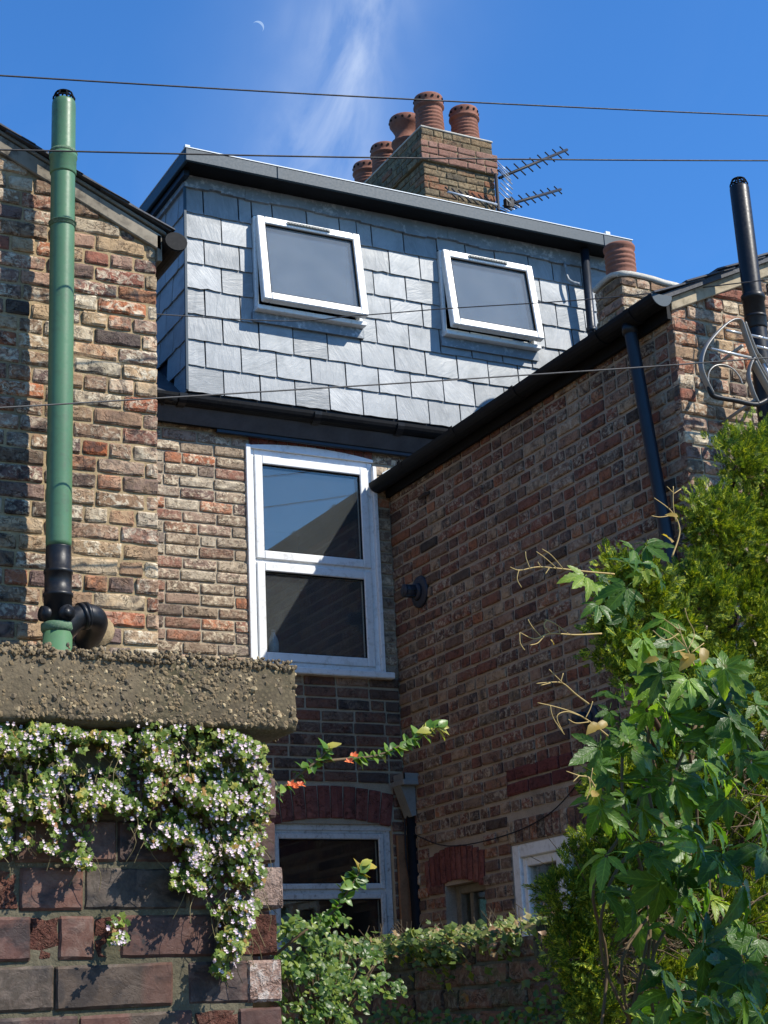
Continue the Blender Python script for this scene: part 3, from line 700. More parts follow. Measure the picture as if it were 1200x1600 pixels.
# ------------------------------------------------------------------ right-hand wing
def extension():
    E_ = thing('rear_wing', 'brick two storey rear wing on the right with black gutter and grey flues', 'building', (5.9, 7.6, 0))
    L_ = YR-YE
    u = lambda y: YR-y
    SW = (u(8.76), u(8.29), 1.6, 2.37); WW = (u(7.985), u(6.85), 1.5, 2.522); PUR_ = (u(7.969), u(7.30), 2.79, 2.95)
    ZT = 5.06
    bm = bmesh.new()
    cells(bm, lambda b, a, c, z0, z1, d0, d1: box(b, d0, d1, YR-c, YR-a, z0, z1), 0, L_-.0125, 0, ZT-.02, XO+.009, XO+.24, [SW, WW])
    wall = obj('wall', bm, M['m_ext'], E_)
    S = lay(.0, L_, 1.86, ZT-.02, .0762, joint=.0185, holes=[SW, (SW[0]-.17, SW[1]+.02, 2.37, 2.58), WW, PUR_, (WW[0]-.02, WW[1], 2.52, 2.66)], seed=41, hdr=3, phase=.04, hp=.5)
    pl = lambda a, z: Vector((XO, YR-a, z))
    emit(wall, pl, -math.pi/2, S, 'ext', M['b_ext'], M['bs_ext'], STD, 205)
    S = lay(PUR_[0], PUR_[1], PUR_[2], PUR_[3], .08, seed=43, hdr=0)
    emit(wall, pl, -math.pi/2, S, 'purp', brick_mat('dark_red_brick', [(0, (.16, .05, .045)), (.5, (.12, .04, .04))], (.2, .1, .08), (.05, .03, .03), .1, .3), M['b_arch'], STD, 10)
    arch(wall, pl, -math.pi/2, u(8.985), u(8.275), 2.325, .20, .07, 11, M['b_arch'], 15, fan=.1)
    arch(wall, pl, -math.pi/2, WW[0]-.01, WW[1], 2.53, .125, 0, 15, M['b_ext'], 16, fan=0)
    # small old window
    bm = bmesh.new(); y1, y0 = YR-SW[0], YR-SW[1]
    for a in ((y0, y0+.05, SW[2], SW[3]), (y1-.055, y1, SW[2], SW[3]), (y0+.05, y1-.055, SW[3]-.05, SW[3])): box(bm, XO+.08, XO+.15, a[0], a[1], a[2], a[3])
    fr = obj('window', bm, M['greywood'], E_, .005)
    bm = bmesh.new(); box(bm, XO+.10, XO+.14, y1-.17, y1-.13, SW[2], SW[3]-.05); obj('sash_bar', bm, M['greywood'], fr, .004)
    obj('pane', bx(XO+.118, XO+.124, y0+.05, y1-.055, SW[2], SW[3]-.05), M['glassb'], fr)
    # white window
    y1, y0 = YR-WW[0], YR-WW[1]; ym = 7.50
    bm = bmesh.new()
    for a in ((y0, y0+.075, WW[2], WW[3]), (y1-.075, y1, WW[2], WW[3]), (y0+.075, y1-.075, WW[3]-.075, WW[3]), (ym-.04, ym+.04, WW[2], WW[3]-.075)): box(bm, XO+.012, XO+.08, a[0], a[1], a[2], a[3])
    fr = obj('window', bm, M['pvc'], E_, .006)
    bm = bmesh.new()
    for a in ((ym+.04, ym+.075, WW[2], WW[3]-.075), (y1-.115, y1-.075, WW[2], WW[3]-.075), (ym+.075, y1-.115, WW[3]-.125, WW[3]-.075)): box(bm, XO+.03, XO+.09, a[0], a[1], a[2], a[3])
    obj('sash', bm, M['pvc'], fr, .005)
    obj('pane', bx(XO+.055, XO+.07, ym+.04, y1-.08, WW[2], WW[3]-.08), M['glass'], fr); obj('pane', bx(XO+.055, XO+.07, y0+.07, ym-.04, WW[2], WW[3]-.08), M['glass'], fr)
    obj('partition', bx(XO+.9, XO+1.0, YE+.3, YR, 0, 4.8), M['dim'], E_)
    # end wall
    zt = lambda x: 5.03+.472*(x-XO)
    XR = 7.4
    bm = bmesh.new(); prism(bm, [Vector((XO+.012, YE+.007, 0)), Vector((XR, YE+.007, 0)), Vector((XR, YE+.007, zt(XR)-.01)), Vector((XO+.012, YE+.007, zt(XO)-.01))], (0, .23, 0))
    we = obj('wall', bm, M['m_rear'], E_)
    S = lay(XO, 6.1, 2.6, 5.6, .0762, [], top=zt, seed=44, hdr=3)
    emit(we, lambda a, z: Vector((a, YE, z)), 0, S, 'left', M['b_left'], M['bs_left'], RUG, 55)
    # cement fillet under the verge, verge slates
    bm = bmesh.new(); prism(bm, [Vector((XO-.01, YE-.02, zt(XO)-.045)), Vector((XR, YE-.02, zt(XR)-.06)), Vector((XR, YE-.02, zt(XR)+.03)), Vector((XO-.01, YE-.02, zt(XO)+.03))], (0, .1, 0)); obj('verge_mortar', bm, M['verge2'], E_, .004)
    bm = bmesh.new(); prism(bm, [Vector((XO-.14, YE-.05, zt(XO)-.035)), Vector((XR, YE-.05, zt(XR)+.03)), Vector((XR, YE-.05, zt(XR)+.06)), Vector((XO-.14, YE-.05, zt(XO)-.005))], (0, YR-YE+.05, 0)); rf = obj('roof', bm, M['roofslate'], E_)
    x = XO-.15; i = 0
    while x < 6.6:
        s = .34; zz = zt(x)+.062; r_ = random.Random(i); bm = bmesh.new(); dz = r_.uniform(0, .006)
        prism(bm, [Vector((x, YE-.065-r_.uniform(0, .015), zz+.012+dz)), Vector((x+s, YE-.06, zz+s*.472-.004)), Vector((x+s, YE-.06, zz+s*.472+.006)), Vector((x, YE-.065, zz+.024+dz))], (0, .4, 0)); obj('verge_slate', bm, M['roofslate'], rf)
        x += .215; i += 1
    # gutter along the eaves
    gz = 5.04; gx = XO-.098
    g = half_gutter('gutter', (gx, YR-.02, gz-.012), (gx, YE-.055, gz), .062, (-1, 0, 0), M['blackmatt'], E_)
    for y in (6.22, 6.52, 7.35, 8.05, 8.72): half_gutter('gutter_joint', (gx, y+.045, gz), (gx, y, gz), .069, (-1, 0, 0), M['blackmatt'], g)
    bm = bmesh.new(); pts = [Vector((gx+math.cos(math.pi*i/12)*.063*-1, YE-.06, gz-math.sin(math.pi*i/12)*.063)) for i in range(13)]; prism(bm, pts, (0, .006, 0)); obj('gutter_end', bm, M['slateblue'], g)
    obj('fascia', bx(XO-.035, XO-.012, YE-.01, YR-.02, gz-.10, gz+.0), M['blackmatt'], E_)
    # downpipe
    a = PX(990, 505, XO-.07); b = PX(1047, 880, XO-.07)
    tube('downpipe', [(gx, a.y, gz-.055), (gx+.002, a.y, gz-.09), (XO-.06, b.y, b.z), (XO-.06, b.y, 0)], .034, M['navy'], E_, 12)
    tube('gutter_outlet', [(gx, a.y, gz-.05), (gx, a.y, gz-.10)], .042, M['black'], E_, 12)
    # flue terminals, iron hook, old pipe stub
    def flue(px, py, s, m, depth=.09):
        c = PX(px, py, XO); pa = tube('flue', [c+Vector((.0, 0, 0)), c+Vector((-.012, 0, 0)), c+Vector((-.02, 0, 0)), c+Vector((-.022, 0, 0))], [.115*s, .115*s, .10*s, .05*s], m, E_, 24)
        tube('flue_ring', [c+Vector((-.02, 0, 0)), c+Vector((-.045, 0, 0)), c+Vector((-.045, 0, 0))], [.065*s, .06*s, .05*s], m, pa, 18)
        tube('flue_duct', [c+Vector((-.04, 0, 0)), c+Vector((-depth, 0, 0))], .042*s, m, pa, 16)
        for q in range(6):
            an = q*math.pi/3; tube('flue_rib', [c+Vector((-.04, math.cos(an)*.044*s, math.sin(an)*.044*s)), c+Vector((-depth-.01, math.cos(an)*.044*s, math.sin(an)*.044*s))], .004, M['slateblue'], pa, 5)
        tube('flue_cap', [c+Vector((-depth-.005, 0, 0)), c+Vector((-depth-.012, 0, 0))], .047*s, m, pa, 16)
    flue(657, 925, .90, M['flue'], .11); flue(925, 1122, .6, M['flue'], .10)
    c = PX(668, 773, XO); tube('iron_hook', [c+Vector((0, -.03, .006)), c+Vector((-.02, 0.0, 0)), c+Vector((-.03, .06, -.012))], [.012, .016, .012], M['iron'], E_, 6)
    # sagging telephone wire on the wall
    pts = [PX(x, y, XO-.012) for x, y in ((640, 1300), (700, 1322), (790, 1305), (860, 1270), (910, 1215))]; tube('wall_cable', smooth_pts(pts), .0035, M['cable'], E_, 5)
    # ---- chimney of the wing
    CX0, CX1, CY0, CY1, CZ = 6.375, 6.98, 8.30, 8.62, 6.46
    st = obj('chimney_stack', bx(CX0+.009, CX1, CY0+.009, CY1, 4.9, CZ-.02), M['m_left'], E_)
    S = lay(CX0, CX1+.3, 5.52, CZ-.02, .0762, seed=51, hdr=0, phase=.02, top=lambda q: CZ-.02-max(0, q-CX1+.05)*.3)
    emit(st, lambda a, z: Vector((a, CY0, z)), 0, S, 'left', M['b_left'], M['bs_left'], RUG, 18)
    S = lay(0, .32, 5.52, CZ-.02, .0762, seed=52, hdr=0)
    emit(st, lambda a, z: Vector((CX0, CY0+.32-a, z)), -math.pi/2, S, 'left', M['b_left'], M['bs_left'], RUG, 12)
    obj('stack_shoulder', bx(CX1, CX1+.32, CY0+.012, CY1, 4.9, CZ-.09), M['m_left'], st)
    bm = bmesh.new(); n = 10; V = []; Fc = []
    for j in range(n+1):
        for i in range(n+1):
            x = CX0-.02+(CX1+.36-CX0)*i/n; y = CY0-.02+(CY1-CY0+.02)*j/n
            z = CZ-.02+.10*math.exp(-((x-(CX0+.14))**2)/.035)*math.exp(-((y-CY0-.16)**2)/.03)-max(0, x-CX1)*.22+mnoise.noise(Vector((x*9, y*9, 3)))*.014
            V.append((x, y, z)); 
    for j in range(n):
        for i in range(n): Fc.append((j*(n+1)+i, j*(n+1)+i+1, (j+1)*(n+1)+i+1, (j+1)*(n+1)+i))
    o = pyobj('flaunching', V, Fc, M['flaunch'], st, True); md = o.modifiers.new('thick', 'SOLIDIFY'); md.thickness = .035; md.offset = -1
    prof = [(.145, 0), (.142, .05)]
    for k in range(4): z = .07+k*.045; prof += [(.138, z), (.146, z+.01), (.146, z+.024), (.136, z+.034)]
    prof += [(.136, .26), (.15, .275), (.153, .30), (.142, .315), (.12, .315), (.11, .2), (.1, .05)]
    V, Fc = lathe_data((CX0+.13, CY0+.16, CZ+.03), [(a_*.74, b_*.80) for a_, b_ in prof], 24); pyobj('chimney_pot', V, Fc, M['terra'], st, True)
    return E_
extension()

# ------------------------------------------------------------------ left-hand neighbour
YL = 6.65
def neighbour():
    N = thing('neighbour_house', 'sunlit brick rear wing on the left with a sloping verge and green vent pipe', 'house', (1.2, 8.0, 0))
    zt = lambda x: 5.213-.454*(x-2.433)-.06
    XR = 2.415
    bm = bmesh.new(); prism(bm, [Vector((-2.5, YL+.005, 0)), Vector((XR-.004, YL+.005, 0)), Vector((XR-.004, YL+.005, zt(XR))), Vector((-.4, YL+.005, zt(-.4))), Vector((-2.5, YL+.005, zt(-.4)-.9))], (0, 2.5, 0))
    wall = obj('wall', bm, M['m_left'], N)
    S = lay(1.2, XR, 2.9, 6.0, .0775, [], top=lambda x: zt(x)-.01, seed=61, hdr=4, L=.222, joint=.011)
    S = [(a, b, c, d) for a, b, c, d in S]
    emit(wall, lambda a, z: Vector((a, YL, z)), 0, S, 'left', M['b_left'], M['bs_left'], RUG, 290)
    bm = bmesh.new(); prism(bm, [Vector((-.6, YL-.02, zt(-.6)-.02)), Vector((XR+.02, YL-.02, zt(XR)-.05)), Vector((XR+.02, YL-.02, zt(XR)+.035)), Vector((-.6, YL-.02, zt(-.6)+.07))], (0, .12, 0)); obj('verge_mortar', bm, M['verge'], N, .005)
    bm = bmesh.new(); prism(bm, [Vector((-.6, YL-.03, zt(-.6)+.062)), Vector((XR+.04, YL-.03, zt(XR)+.032)), Vector((XR+.04, YL-.03, zt(XR)+.05)), Vector((-.6, YL-.03, zt(-.6)+.08))], (0, .06, 0)); obj('verge_board', bm, M['greywood'], N, .004)
    bm = bmesh.new(); prism(bm, [Vector((-.6, YL-.04, zt(-.6)+.08)), Vector((XR+.06, YL-.04, zt(XR)+.05)), Vector((XR+.06, YL-.04, zt(XR)+.07)), Vector((-.6, YL-.04, zt(-.6)+.10))], (0, 2.5, 0)); rf = obj('roof', bm, M['roofslate'], N)
    x = XR+.075; i = 0
    while x > .9:
        r_ = random.Random(i+70); s = .36; zz = zt(x)+.075; bm = bmesh.new(); dz = r_.uniform(0, .006); xa = x-s
        prism(bm, [Vector((x, YL-.05-r_.uniform(0, .02), zz+.008+dz)), Vector((xa, YL-.05, zz+s*.454-.006)), Vector((xa, YL-.05, zz+s*.454+.004)), Vector((x, YL-.05, zz+.018+dz))], (0, .4, 0)); obj('verge_slate', bm, M['roofslate'], rf)
        x -= .225; i += 1
    gx = XR+.075; gz = zt(XR)+.0
    g = half_gutter('gutter', (gx, YL+2.45, gz), (gx, YL-.06, gz), .058, (1, 0, 0), M['blackmatt'], N)
    bm = bmesh.new(); pts = [Vector((gx-math.cos(2*math.pi*i/18)*.055, YL-.066, gz-.008-math.sin(2*math.pi*i/18)*.046)) for i in range(18)]; prism(bm, pts, (0, .008, 0)); obj('gutter_end', bm, M['blackmatt'], g)
    obj('fascia', bx(XR-.002, XR+.02, YL-.02, YL+2.4, gz-.10, gz+.03), M['greywood'], N)
    # soil branch elbow coming out of the wall
    bm = bmesh.new(); bmesh.ops.create_icosphere(bm, subdivisions=2, radius=.085, matrix=Matrix.Translation((2.13, YL, 3.27)) @ Matrix.Diagonal((1.0, .35, .9, 1))); obj('mortar_patch', bm, M['m_left'], N)
neighbour()

# ------------------------------------------------------------------ vent pipes
def cage(parent, x, y, z, r, m):
    for k in range(8):
        a = math.pi*2*k/8; pts = [Vector((x+math.cos(a)*r*c, y+math.sin(a)*r*c, z+h)) for c, h in ((.95, -.02), (1.0, .01), (.8, .036), (.35, .05), (0, .052))]
        tube('cage_wire', pts, .004, m, parent, 5, cap=False)
    for h, c in ((.012, 1.0), (.04, .72)):
        tube('cage_wire', [Vector((x+math.cos(a)*r*c, y+math.sin(a)*r*c, z+h)) for a in [2*math.pi*i/16 for i in range(17)]], .004, m, parent, 5, cap=False)
def green_pipe():
    x, y = 1.905, YL-.19
    T = thing('vent_pipe', 'tall pale green vent pipe with black lower fittings on the left brick wall', 'vent pipe', (x, y, 0))
    pz = lambda py, px=95: PY(px, py, y).z
    R = .054
    a = pz(855, 89); top = pz(158, 99)
    pg = tube('pipe', [(x, y, a), (x, y, a+.02), (x, y, top-.03), (x, y, top-.008), (x, y, top)], [R*.97, R, R, R*.97, R*.9], M['green'], T, 24)
    for py, h, k in ((258, .10, 1.10), (352, .022, 1.08)):
        z = pz(py, 97); tube('collar', [(x, y, z-h*.5), (x, y, z-h*.42), (x, y, z+h*.30), (x, y, z+h*.36), (x, y, z+h*.5)], [R*1.03, R*k, R*k, R*(k+.08), R*(k+.06)], M['greenold'] if h < .05 else M['green'], T, 24)
    z = pz(240, 97); tube('collar', [(x, y, z-.01), (x, y, z), (x, y, z+.012)], [R*1.1, R*1.2, R*1.1], M['greenold'], T, 24)
    cage(T, x, y, top, R*.9, M['soot'])
    # black fittings below
    b = pz(985, 88); prof = [(0, R*1.0), (.004, R*.99), (.10, R*.99), (.102, R*1.12), (.115, R*1.12), (.117, R*1.05), (.20, R*1.05), (.202, R*1.17), (.215, R*1.17), (.217, R*1.08)]
    P = [(x, y, a-dz) for dz, _ in prof]+[(x, y, b)]
    tube('coupling', P, [r for _, r in prof]+[R*1.05], M['black'], T, 24)
    zc = pz(962, 90)
    for d, n_ in (((.35, -1, 0), 0), ((-1, -.25, 0), 1)):
        d = Vector(d).normalized(); c = Vector((x, y, zc+.0))
        tube('access_boss', [c+d*.03, c+d*(R+.022), c+d*(R+.022), c+d*(R+.010)], [.033, .033, .026, .024], M['black'], T, 16)
    el = smooth_pts([(x+.01, y, zc-.07), (x+.06, y, zc-.02), (x+.105, y, zc+.005), (x+.15, y+.012, zc+.008), (x+.178, y+.05, zc-.005), (x+.184, y+.11, zc-.03), (x+.184, y+.21, zc-.06)], 6)
    tube('elbow', el, .052, M['black'], T, 20)
    for i in (11, 13): tube('elbow_rim', [el[i], el[i]+(el[i+1]-el[i]).normalized()*.014], .059, M['black'], T, 20)
    tube('pipe', [(x, y, 0), (x, y, b+.01)], R*1.12, M['green'], T, 24)
    tube('collar', [(x, y, b-.01), (x, y, b), (x, y, b+.025), (x, y, b+.03)], [R*1.15, R*1.27, R*1.27, R*1.12], M['greenold'], T, 24)
green_pipe()
def black_pipe():
    y = YE-.20; p = PY(1157, 300, y); q = PY(1197, 640, y); x = (p.x+q.x)/2
    T = thing('vent_pipe', 'black vent pipe with wire cage rising beside the metal rack, right edge', 'vent pipe', (x, y, 0))
    R = .050; top = PY(1155, 292, y).z
    tube('pipe', [(x, y, 0), (x, y, top-.01), (x, y, top)], [R, R, R*.93], M['black'], T, 24)
    z = PY(1175, 470, y).z
    tube('collar', [(x, y, z-.16), (x, y, z-.15), (x, y, z), (x, y, z+.002), (x, y, z+.03), (x, y, z+.035)], [R*1.02, R*1.1, R*1.1, R*1.22, R*1.22, R*1.03], M['black'], T, 24)
    tube('collar', [(x, y, z-.10), (x, y, z-.085)], R*1.14, M['black'], T, 24)
    cage(T, x, y, top, R*.9, M['soot'])
black_pipe()

# ------------------------------------------------------------------ metal rack by the black pipe
def rack():
    y = YE-.30
    T = thing('metal_rack', 'grey bent metal drying rack mounted beside the black vent pipe', 'drying rack', tuple(PY(1150, 600, y)))
    P = lambda pts, yy=y: smooth_pts([PY(a, b, yy) for a, b in pts], 5)
    sd = (0, 1, 0)
    tube('loop', P([(1113, 616), (1101, 592), (1095, 570), (1101, 545), (1118, 522), (1138, 504), (1150, 500), (1158, 504), (1167, 530), (1180, 562), (1204, 604)]), .020, M['steel'], T, 8, flat=.3, side=sd)
    tube('loop', P([(1163, 504), (1172, 528), (1182, 552), (1190, 562), (1230, 620)]), .016, M['steel'], T, 8, flat=.35, side=sd)
    tube('arm', P([(1184, 630), (1176, 612), (1170, 590), (1171, 574), (1179, 556)]), .016, M['steel'], T, 8, flat=.35, side=sd)
    tube('arm', P([(1177, 566), (1190, 590), (1210, 625)]), .024, M['steel'], T, 8, flat=.3, side=sd)
    tube('base_bar', P([(1108, 604), (1112, 616), (1122, 621), (1150, 626), (1182, 632), (1205, 620)]), .013, M['black'], T, 8)
    for a, b, dy in (((1134, 516), (1158, 521), .0), ((1174, 524), (1205, 531), .0), ((1111, 545), (1173, 559), .0), ((1182, 541), (1210, 548), 0)):
        tube('rod', [PY(*a, y), PY(*b, y)], .0075, M['alu'], T, 8)
    tube('rod', [PY(1193, 568, y), PY(1215, 612, y)], .009, M['alu'], T, 8)
    tube('wire_loop', P([(1108, 607), (1107, 585), (1115, 573), (1128, 570), (1143, 575), (1155, 588), (1160, 600)]), .004, M['steel'], T, 6)
    # wall brackets that carry it
    for a in ((1160, 540), (1180, 625), (1225, 600)): tube('bracket', [PY(*a, y), PY(*a, y)+Vector((.02, .31, -.02))], .010, M['steel'], T, 6)
rack()

# ------------------------------------------------------------------ aerials
def aerials():
    y0 = 12.9; b = PY(779, 330, y0); t = PY(776, 272, y0)
    mast = D.objects
    tube_o = tube('aerial_mast', [Vector((b.x, y0, b.z-1.2)), Vector((b.x, y0, t.z))], .018, M['cable'], None, 8)
    tag(tube_o, 'thin dark aerial mast standing against the right side of the big chimney', 'mast')
    def yagi(label, a, c, n, el, up, m, refl=False):
        a = Vector(a); c = Vector(c); T = thing('tv_aerial', label, 'aerial', tuple(a), 'television aerials on the chimney mast')
        tube('boom', [a, c], .016, m, T, 6); d = (c-a)
        e = d.normalized().cross(Vector((0, 0, 1))).normalized() if not up else Vector((0, 0, 1)); e = Vector((.55, -.3, -.78)).normalized()
        for i in range(n):
            p = a+d*((i+.6)/n); tube('element', [p-e*el*(1-.3*i/n), p+e*el*(1-.3*i/n)], .008, M['cable'], T, 5)
        if refl:
            for s in (-1, 1):
                q = a+d*.04
                for k in range(4): tube('reflector', [q-e*.02+Vector((0, 0, s*(.03+.05*k)))-d.normalized()*.02*k, q+d.normalized()*.0+e*.16+Vector((0, 0, s*(.03+.05*k)))-d.normalized()*.02*k], .006, M['alu'], T, 5)
    P = lambda x, y, Y: PY(x, y, Y)
    yagi('upper dark tv aerial pointing right above the long flat roof', P(780, 278, y0), P(886, 234, 13.4), 9, .10, False, M['cable'], True)
    yagi('lower dark tv aerial pointing right just above the roof edge', P(800, 318, y0), P(876, 296, 13.4), 7, .085, False, M['cable'], False)
    yagi('pale tv aerial crossing the front of the big chimney', P(776, 320, y0-.05), P(700, 300, 12.75), 7, .12, False, M['alu'], False)
    T = thing('tv_aerial', 'bundle of grey aerial reflector rods at the foot of the aerial mast', 'aerial', tuple(P(790, 322, y0)), 'television aerials on the chimney mast')
    for k in range(7):
        a = P(783+k*4, 333-k*1.5, y0); tube('element', [a+Vector((0, -.1, -.04)), a+Vector((.03, .1, .10+.01*(k % 3)))], .008, M['alu'] if k % 2 else M['cable'], T, 5)
    bm = bmesh.new(); box(bm, -.05, .05, -.03, .03, -.05, .05, Matrix.Translation(P(795, 318, y0))); obj('box', bm, M['cable'], T, .005)
aerials()

# ------------------------------------------------------------------ overhead cables
def cables():
    def cab(label, pts, r, m):
        o = tube('overhead_cable', smooth_pts(pts, 10), r, m, None, 6); tag(o, label, 'cable', 'overhead cables across the yard')
    cab('topmost black overhead cable passing the tops of the chimney pots', [PY(-500, 84, 5.9), PY(0, 118, 6.0), PY(600, 153, 6.0), PY(1200, 181, 6.0), PY(1700, 199, 6.1)], .0042, M['cable'])
    cab('second black overhead cable crossing the chimney band and green pipe', [PY(-500, 224, 5.9), PY(0, 234, 6.0), PY(600, 246.5, 6.0), PY(1200, 251, 6.0), PY(1700, 249, 6.1)], .0042, M['cable'])
    cab('thin grey cable sagging across both dormer windows', [Vector((2.40, 8.6, PY(247, 507, 8.6).z)), PY(420, 501, 8.2), PY(560, 493, 7.8), PY(700, 482, 7.4), PY(940, 466, 6.6), PY(1200, 437, 5.75), PY(1500, 400, 5.0)], .0036, M['cablegrey'])
    cab('lowest thin grey cable crossing green pipe and dormer slates', [PY(-300, 652, 6.2), PY(0, 637, 6.2), PY(250, 622, 6.15), PY(460, 609, 6.1), PY(700, 594, 6.0), PY(1000, 574, 5.8), PY(1200, 559, 5.6), PY(1500, 535, 5.4)], .0036, M['cablegrey'])
cables()

# ------------------------------------------------------------------ foreground wall with pebble coping
YF = 2.60
def fgwall():
    T = thing('garden_wall', 'old dark brick wall with pebbly concrete coping, close in the lower left', 'wall', (.2, YF+.15, 0))
    XR = 1.115
    core = obj('wall', bx(-1.6, XR-.012, YF+.003, YF+.30, 0, 2.085), M['m_fg'], T)
    r = random.Random(5); ch = .0755; z0 = 1.8622+4*ch-ch*24
    def place(x0, x1, za, m, proud=0.0, rough=False):
        x0 -= .0018; x1 += .0018; w_ = x1-x0; h_ = ch-.0085
        V, Fc = brick_data(w_, h_, .07, (.003 if not rough else .004), .0018 if not rough else .007, 12 if w_ > .12 else 8, 6, r.randrange(9999))
        me = D.meshes.new('brick'); me.from_pydata(V, [], Fc); me.materials.append(m)
        o = D.objects.new('brick', me); o.location = ((x0+x1)/2, YF-proud, za+ch/2); o.rotation_euler = (r.uniform(-.02, .02), r.uniform(-.01, .01), r.uniform(-.012, .012)); link(o, core)
    X = lambda px, py: PY(px, py, YF).x
    z_a = 1.8622*1.0
    Z = lambda py: PY(150, py, YF).z
    zb = Z(1503)   # bed joint reference
    rows = {1: [(-160, -18, 0), (-12, 27, 1), (33, 128, 0), (134, 292, 0), (300, 392, 0), (396, 441, 2)],
            0: [(-120, 46, 0), (46, 92, 1), (94, 146, 0), (150, 196, 1), (190, 335, 0), (342, 432, 1)],
            -1: [(-90, 82, 0), (88, 268, 0), (296, 388, 0), (388, 438, 2)],
            -2: [(-60, 120, 0), (126, 300, 0), (308, 372, 1), (376, 440, 0)],
            2: [(-60, 20, 0), (26, 180, 0), (186, 300, 0), (306, 430, 0)], 3: [(-130, 92, 0), (98, 260, 0), (266, 400, 1), (404, 430, 0)],
            4: [(-60, 180, 0), (186, 360, 0), (366, 428, 0)], 5: [(-130, 90, 0), (96, 270, 0), (276, 420, 1)]}
    for k in range(-6, 7):
        za = zb+(k)*ch
        if za+ch > 2.09: continue
        if k in rows: L = rows[k]
        else:
            L = []; x = -200-rnd.uniform(0, 90)
            while x < 400: L.append((x, x+172, 0)); x += 179
            L[-1] = (L[-1][0], 432, 0)
        for a, b, f in L:
            py = 1465-k*75
            m = M['b_fg'] if f == 0 else (M['b_spall'] if f == 1 else M['b_pale'])
            place(X(a, py), X(b, py), za, m, r.uniform(-.003, .004) if f != 1 else -.006, f == 1)
    # right-hand end return bricks (turning the corner)
    for k in range(-6, 7):
        za = zb+k*ch
        if za+ch > 2.09: continue
        V, Fc = brick_data(.16, ch-.012, .05, .004, .004, 5, 3, k+50); me = D.meshes.new('brick'); me.from_pydata(V, [], Fc); me.materials.append(M['b_fg'])
        o = D.objects.new('brick', me); o.location = (XR+.004, YF+.17, za+ch/2); o.rotation_euler = (0, 0, math.pi/2); link(o, core)
    # coping
    cx0, cx1, cy0, cy1, cz0, cz1 = -1.6, 1.176, YF-.045, YF+.34, 2.088, 2.205
    mc, t = mat('pebble_concrete'); p = t.n('ShaderNodeNewGeometry').outputs['Position']
    n1 = t.noise(p, 10, 5, .6); n2 = t.noise(p, 160, 4, .7); vo = t.n('ShaderNodeTexVoronoi', {'Vector': p, 'Scale': 130.0})
    n6 = t.noise(p, 4.5, 4, .6); c = t.mix(t.rng(n1, .35, .68), (.155, .122, .078), (.085, .068, .044)); c = t.mix(t.rng(n6, .5, .66, 0, .75), c, (.045, .045, .022)); c = t.mix(t.rng(n6, .32, .42, .5, 0), c, (.26, .22, .15)); c = t.mix(t.rng(vo.outputs['Distance'], 0, .5), t.mix(.35, c, (.27, .21, .12)), c)
    out(t, pbsdf(t, c, .95, t.math('ADD', n2, t.math('MULTIPLY', vo.outputs['Distance'], -.6)), .55, .003, .1))
    nx, nz = 150, 12; V = []; Fc = []
    def dsp(v): return (mnoise.noise(v*14)*.004+mnoise.noise(v*60)*.0016)
    # front grid then top grid
    for j in range(nz+1):
        for i in range(nx+1):
            x = -.1+(cx1+.1)*i/nx; z = cz0+(cz1-cz0)*j/nz; v = Vector((x, 0, z)); e = .006 if j in (0, nz) else 0
            V.append(Vector((x+(dsp(v*1.3) if i == nx else 0), cy0+dsp(v)+e, z+dsp(v+Vector((5, 0, 0)))*(1 if j in (0, nz) else .3))))
    for j in range(nz):
        for i in range(nx): Fc.append((j*(nx+1)+i, j*(nx+1)+i+1, (j+1)*(nx+1)+i+1, (j+1)*(nx+1)+i))
    o_ = len(V); ring = [i for i in range(nx+1)]+[j*(nx+1)+nx for j in range(1, nz+1)]+[nz*(nx+1)+i for i in range(nx-1, -1, -1)]+[j*(nx+1) for j in range(nz-1, 0, -1)]
    for i in ring: V.append(Vector((V[i].x, cy1, V[i].z)))
    n = len(ring)
    for k in range(n): Fc.append((ring[(k+1) % n], ring[k], o_+k, o_+(k+1) % n))
    Fc.append(tuple(range(o_, o_+n)))
    cp = pyobj('coping', V, Fc, mc, T, True)
    obj('coping', bx(cx0, -.1, cy0+.004, cy1, cz0, cz1), mc, T, .006)
    # pebbles standing proud of the concrete
    mp, t = mat('pebble'); g = t.n('ShaderNodeNewGeometry'); rr = g.outputs['Random Per Island']
    cc = t.ramp(rr, [(0, (.12, .092, .058)), (.3, (.20, .145, .08)), (.5, (.085, .07, .05)), (.68, (.26, .19, .105)), (.85, (.15, .115, .075)), (.96, (.40, .31, .18))]); nn = t.noise(g.outputs['Position'], 90, 3)
    cc = t.mix(t.rng(nn, .35, .7, 0, .5), cc, t.mix(1.0, cc, (.5, .5, .45), 'MULTIPLY')); out(t, pbsdf(t, cc, .85, nn, .3, .002, .2))
    bm = bmesh.new(); bmesh.ops.create_icosphere(bm, subdivisions=1, radius=1); bm.verts.index_update()
    BV = [v.co.copy() for v in bm.verts]; BF = [tuple(v.index for v in f.verts) for f in bm.faces]; bm.free()
    acc = ([], [])
    def peb(p, s):
        q = Euler((r.uniform(0, 6), r.uniform(0, 6), r.uniform(0, 6))).to_matrix(); sc = Vector((s*r.uniform(.7, 1.25), s*r.uniform(.6, 1), s*r.uniform(.55, .95)))
        add_to(acc, [p+q @ Vector((b.x*sc.x*(1+r.uniform(-.15, .15)), b.y*sc.y, b.z*sc.z)) for b in BV], BF)
    for i in range(3300):
        x = r.uniform(.55, cx1-.004); z = r.uniform(cz0+.006, cz1-.004)
        if mnoise.noise(Vector((x*11, 0, z*16))) < -.15 and r.random() < .8: continue
        q_ = r.choice((.003, .004, .005, .006, .0078)); peb(Vector((x, cy0+q_*r.uniform(.3, .85)+dsp(Vector((x, 0, z))), z)), q_)
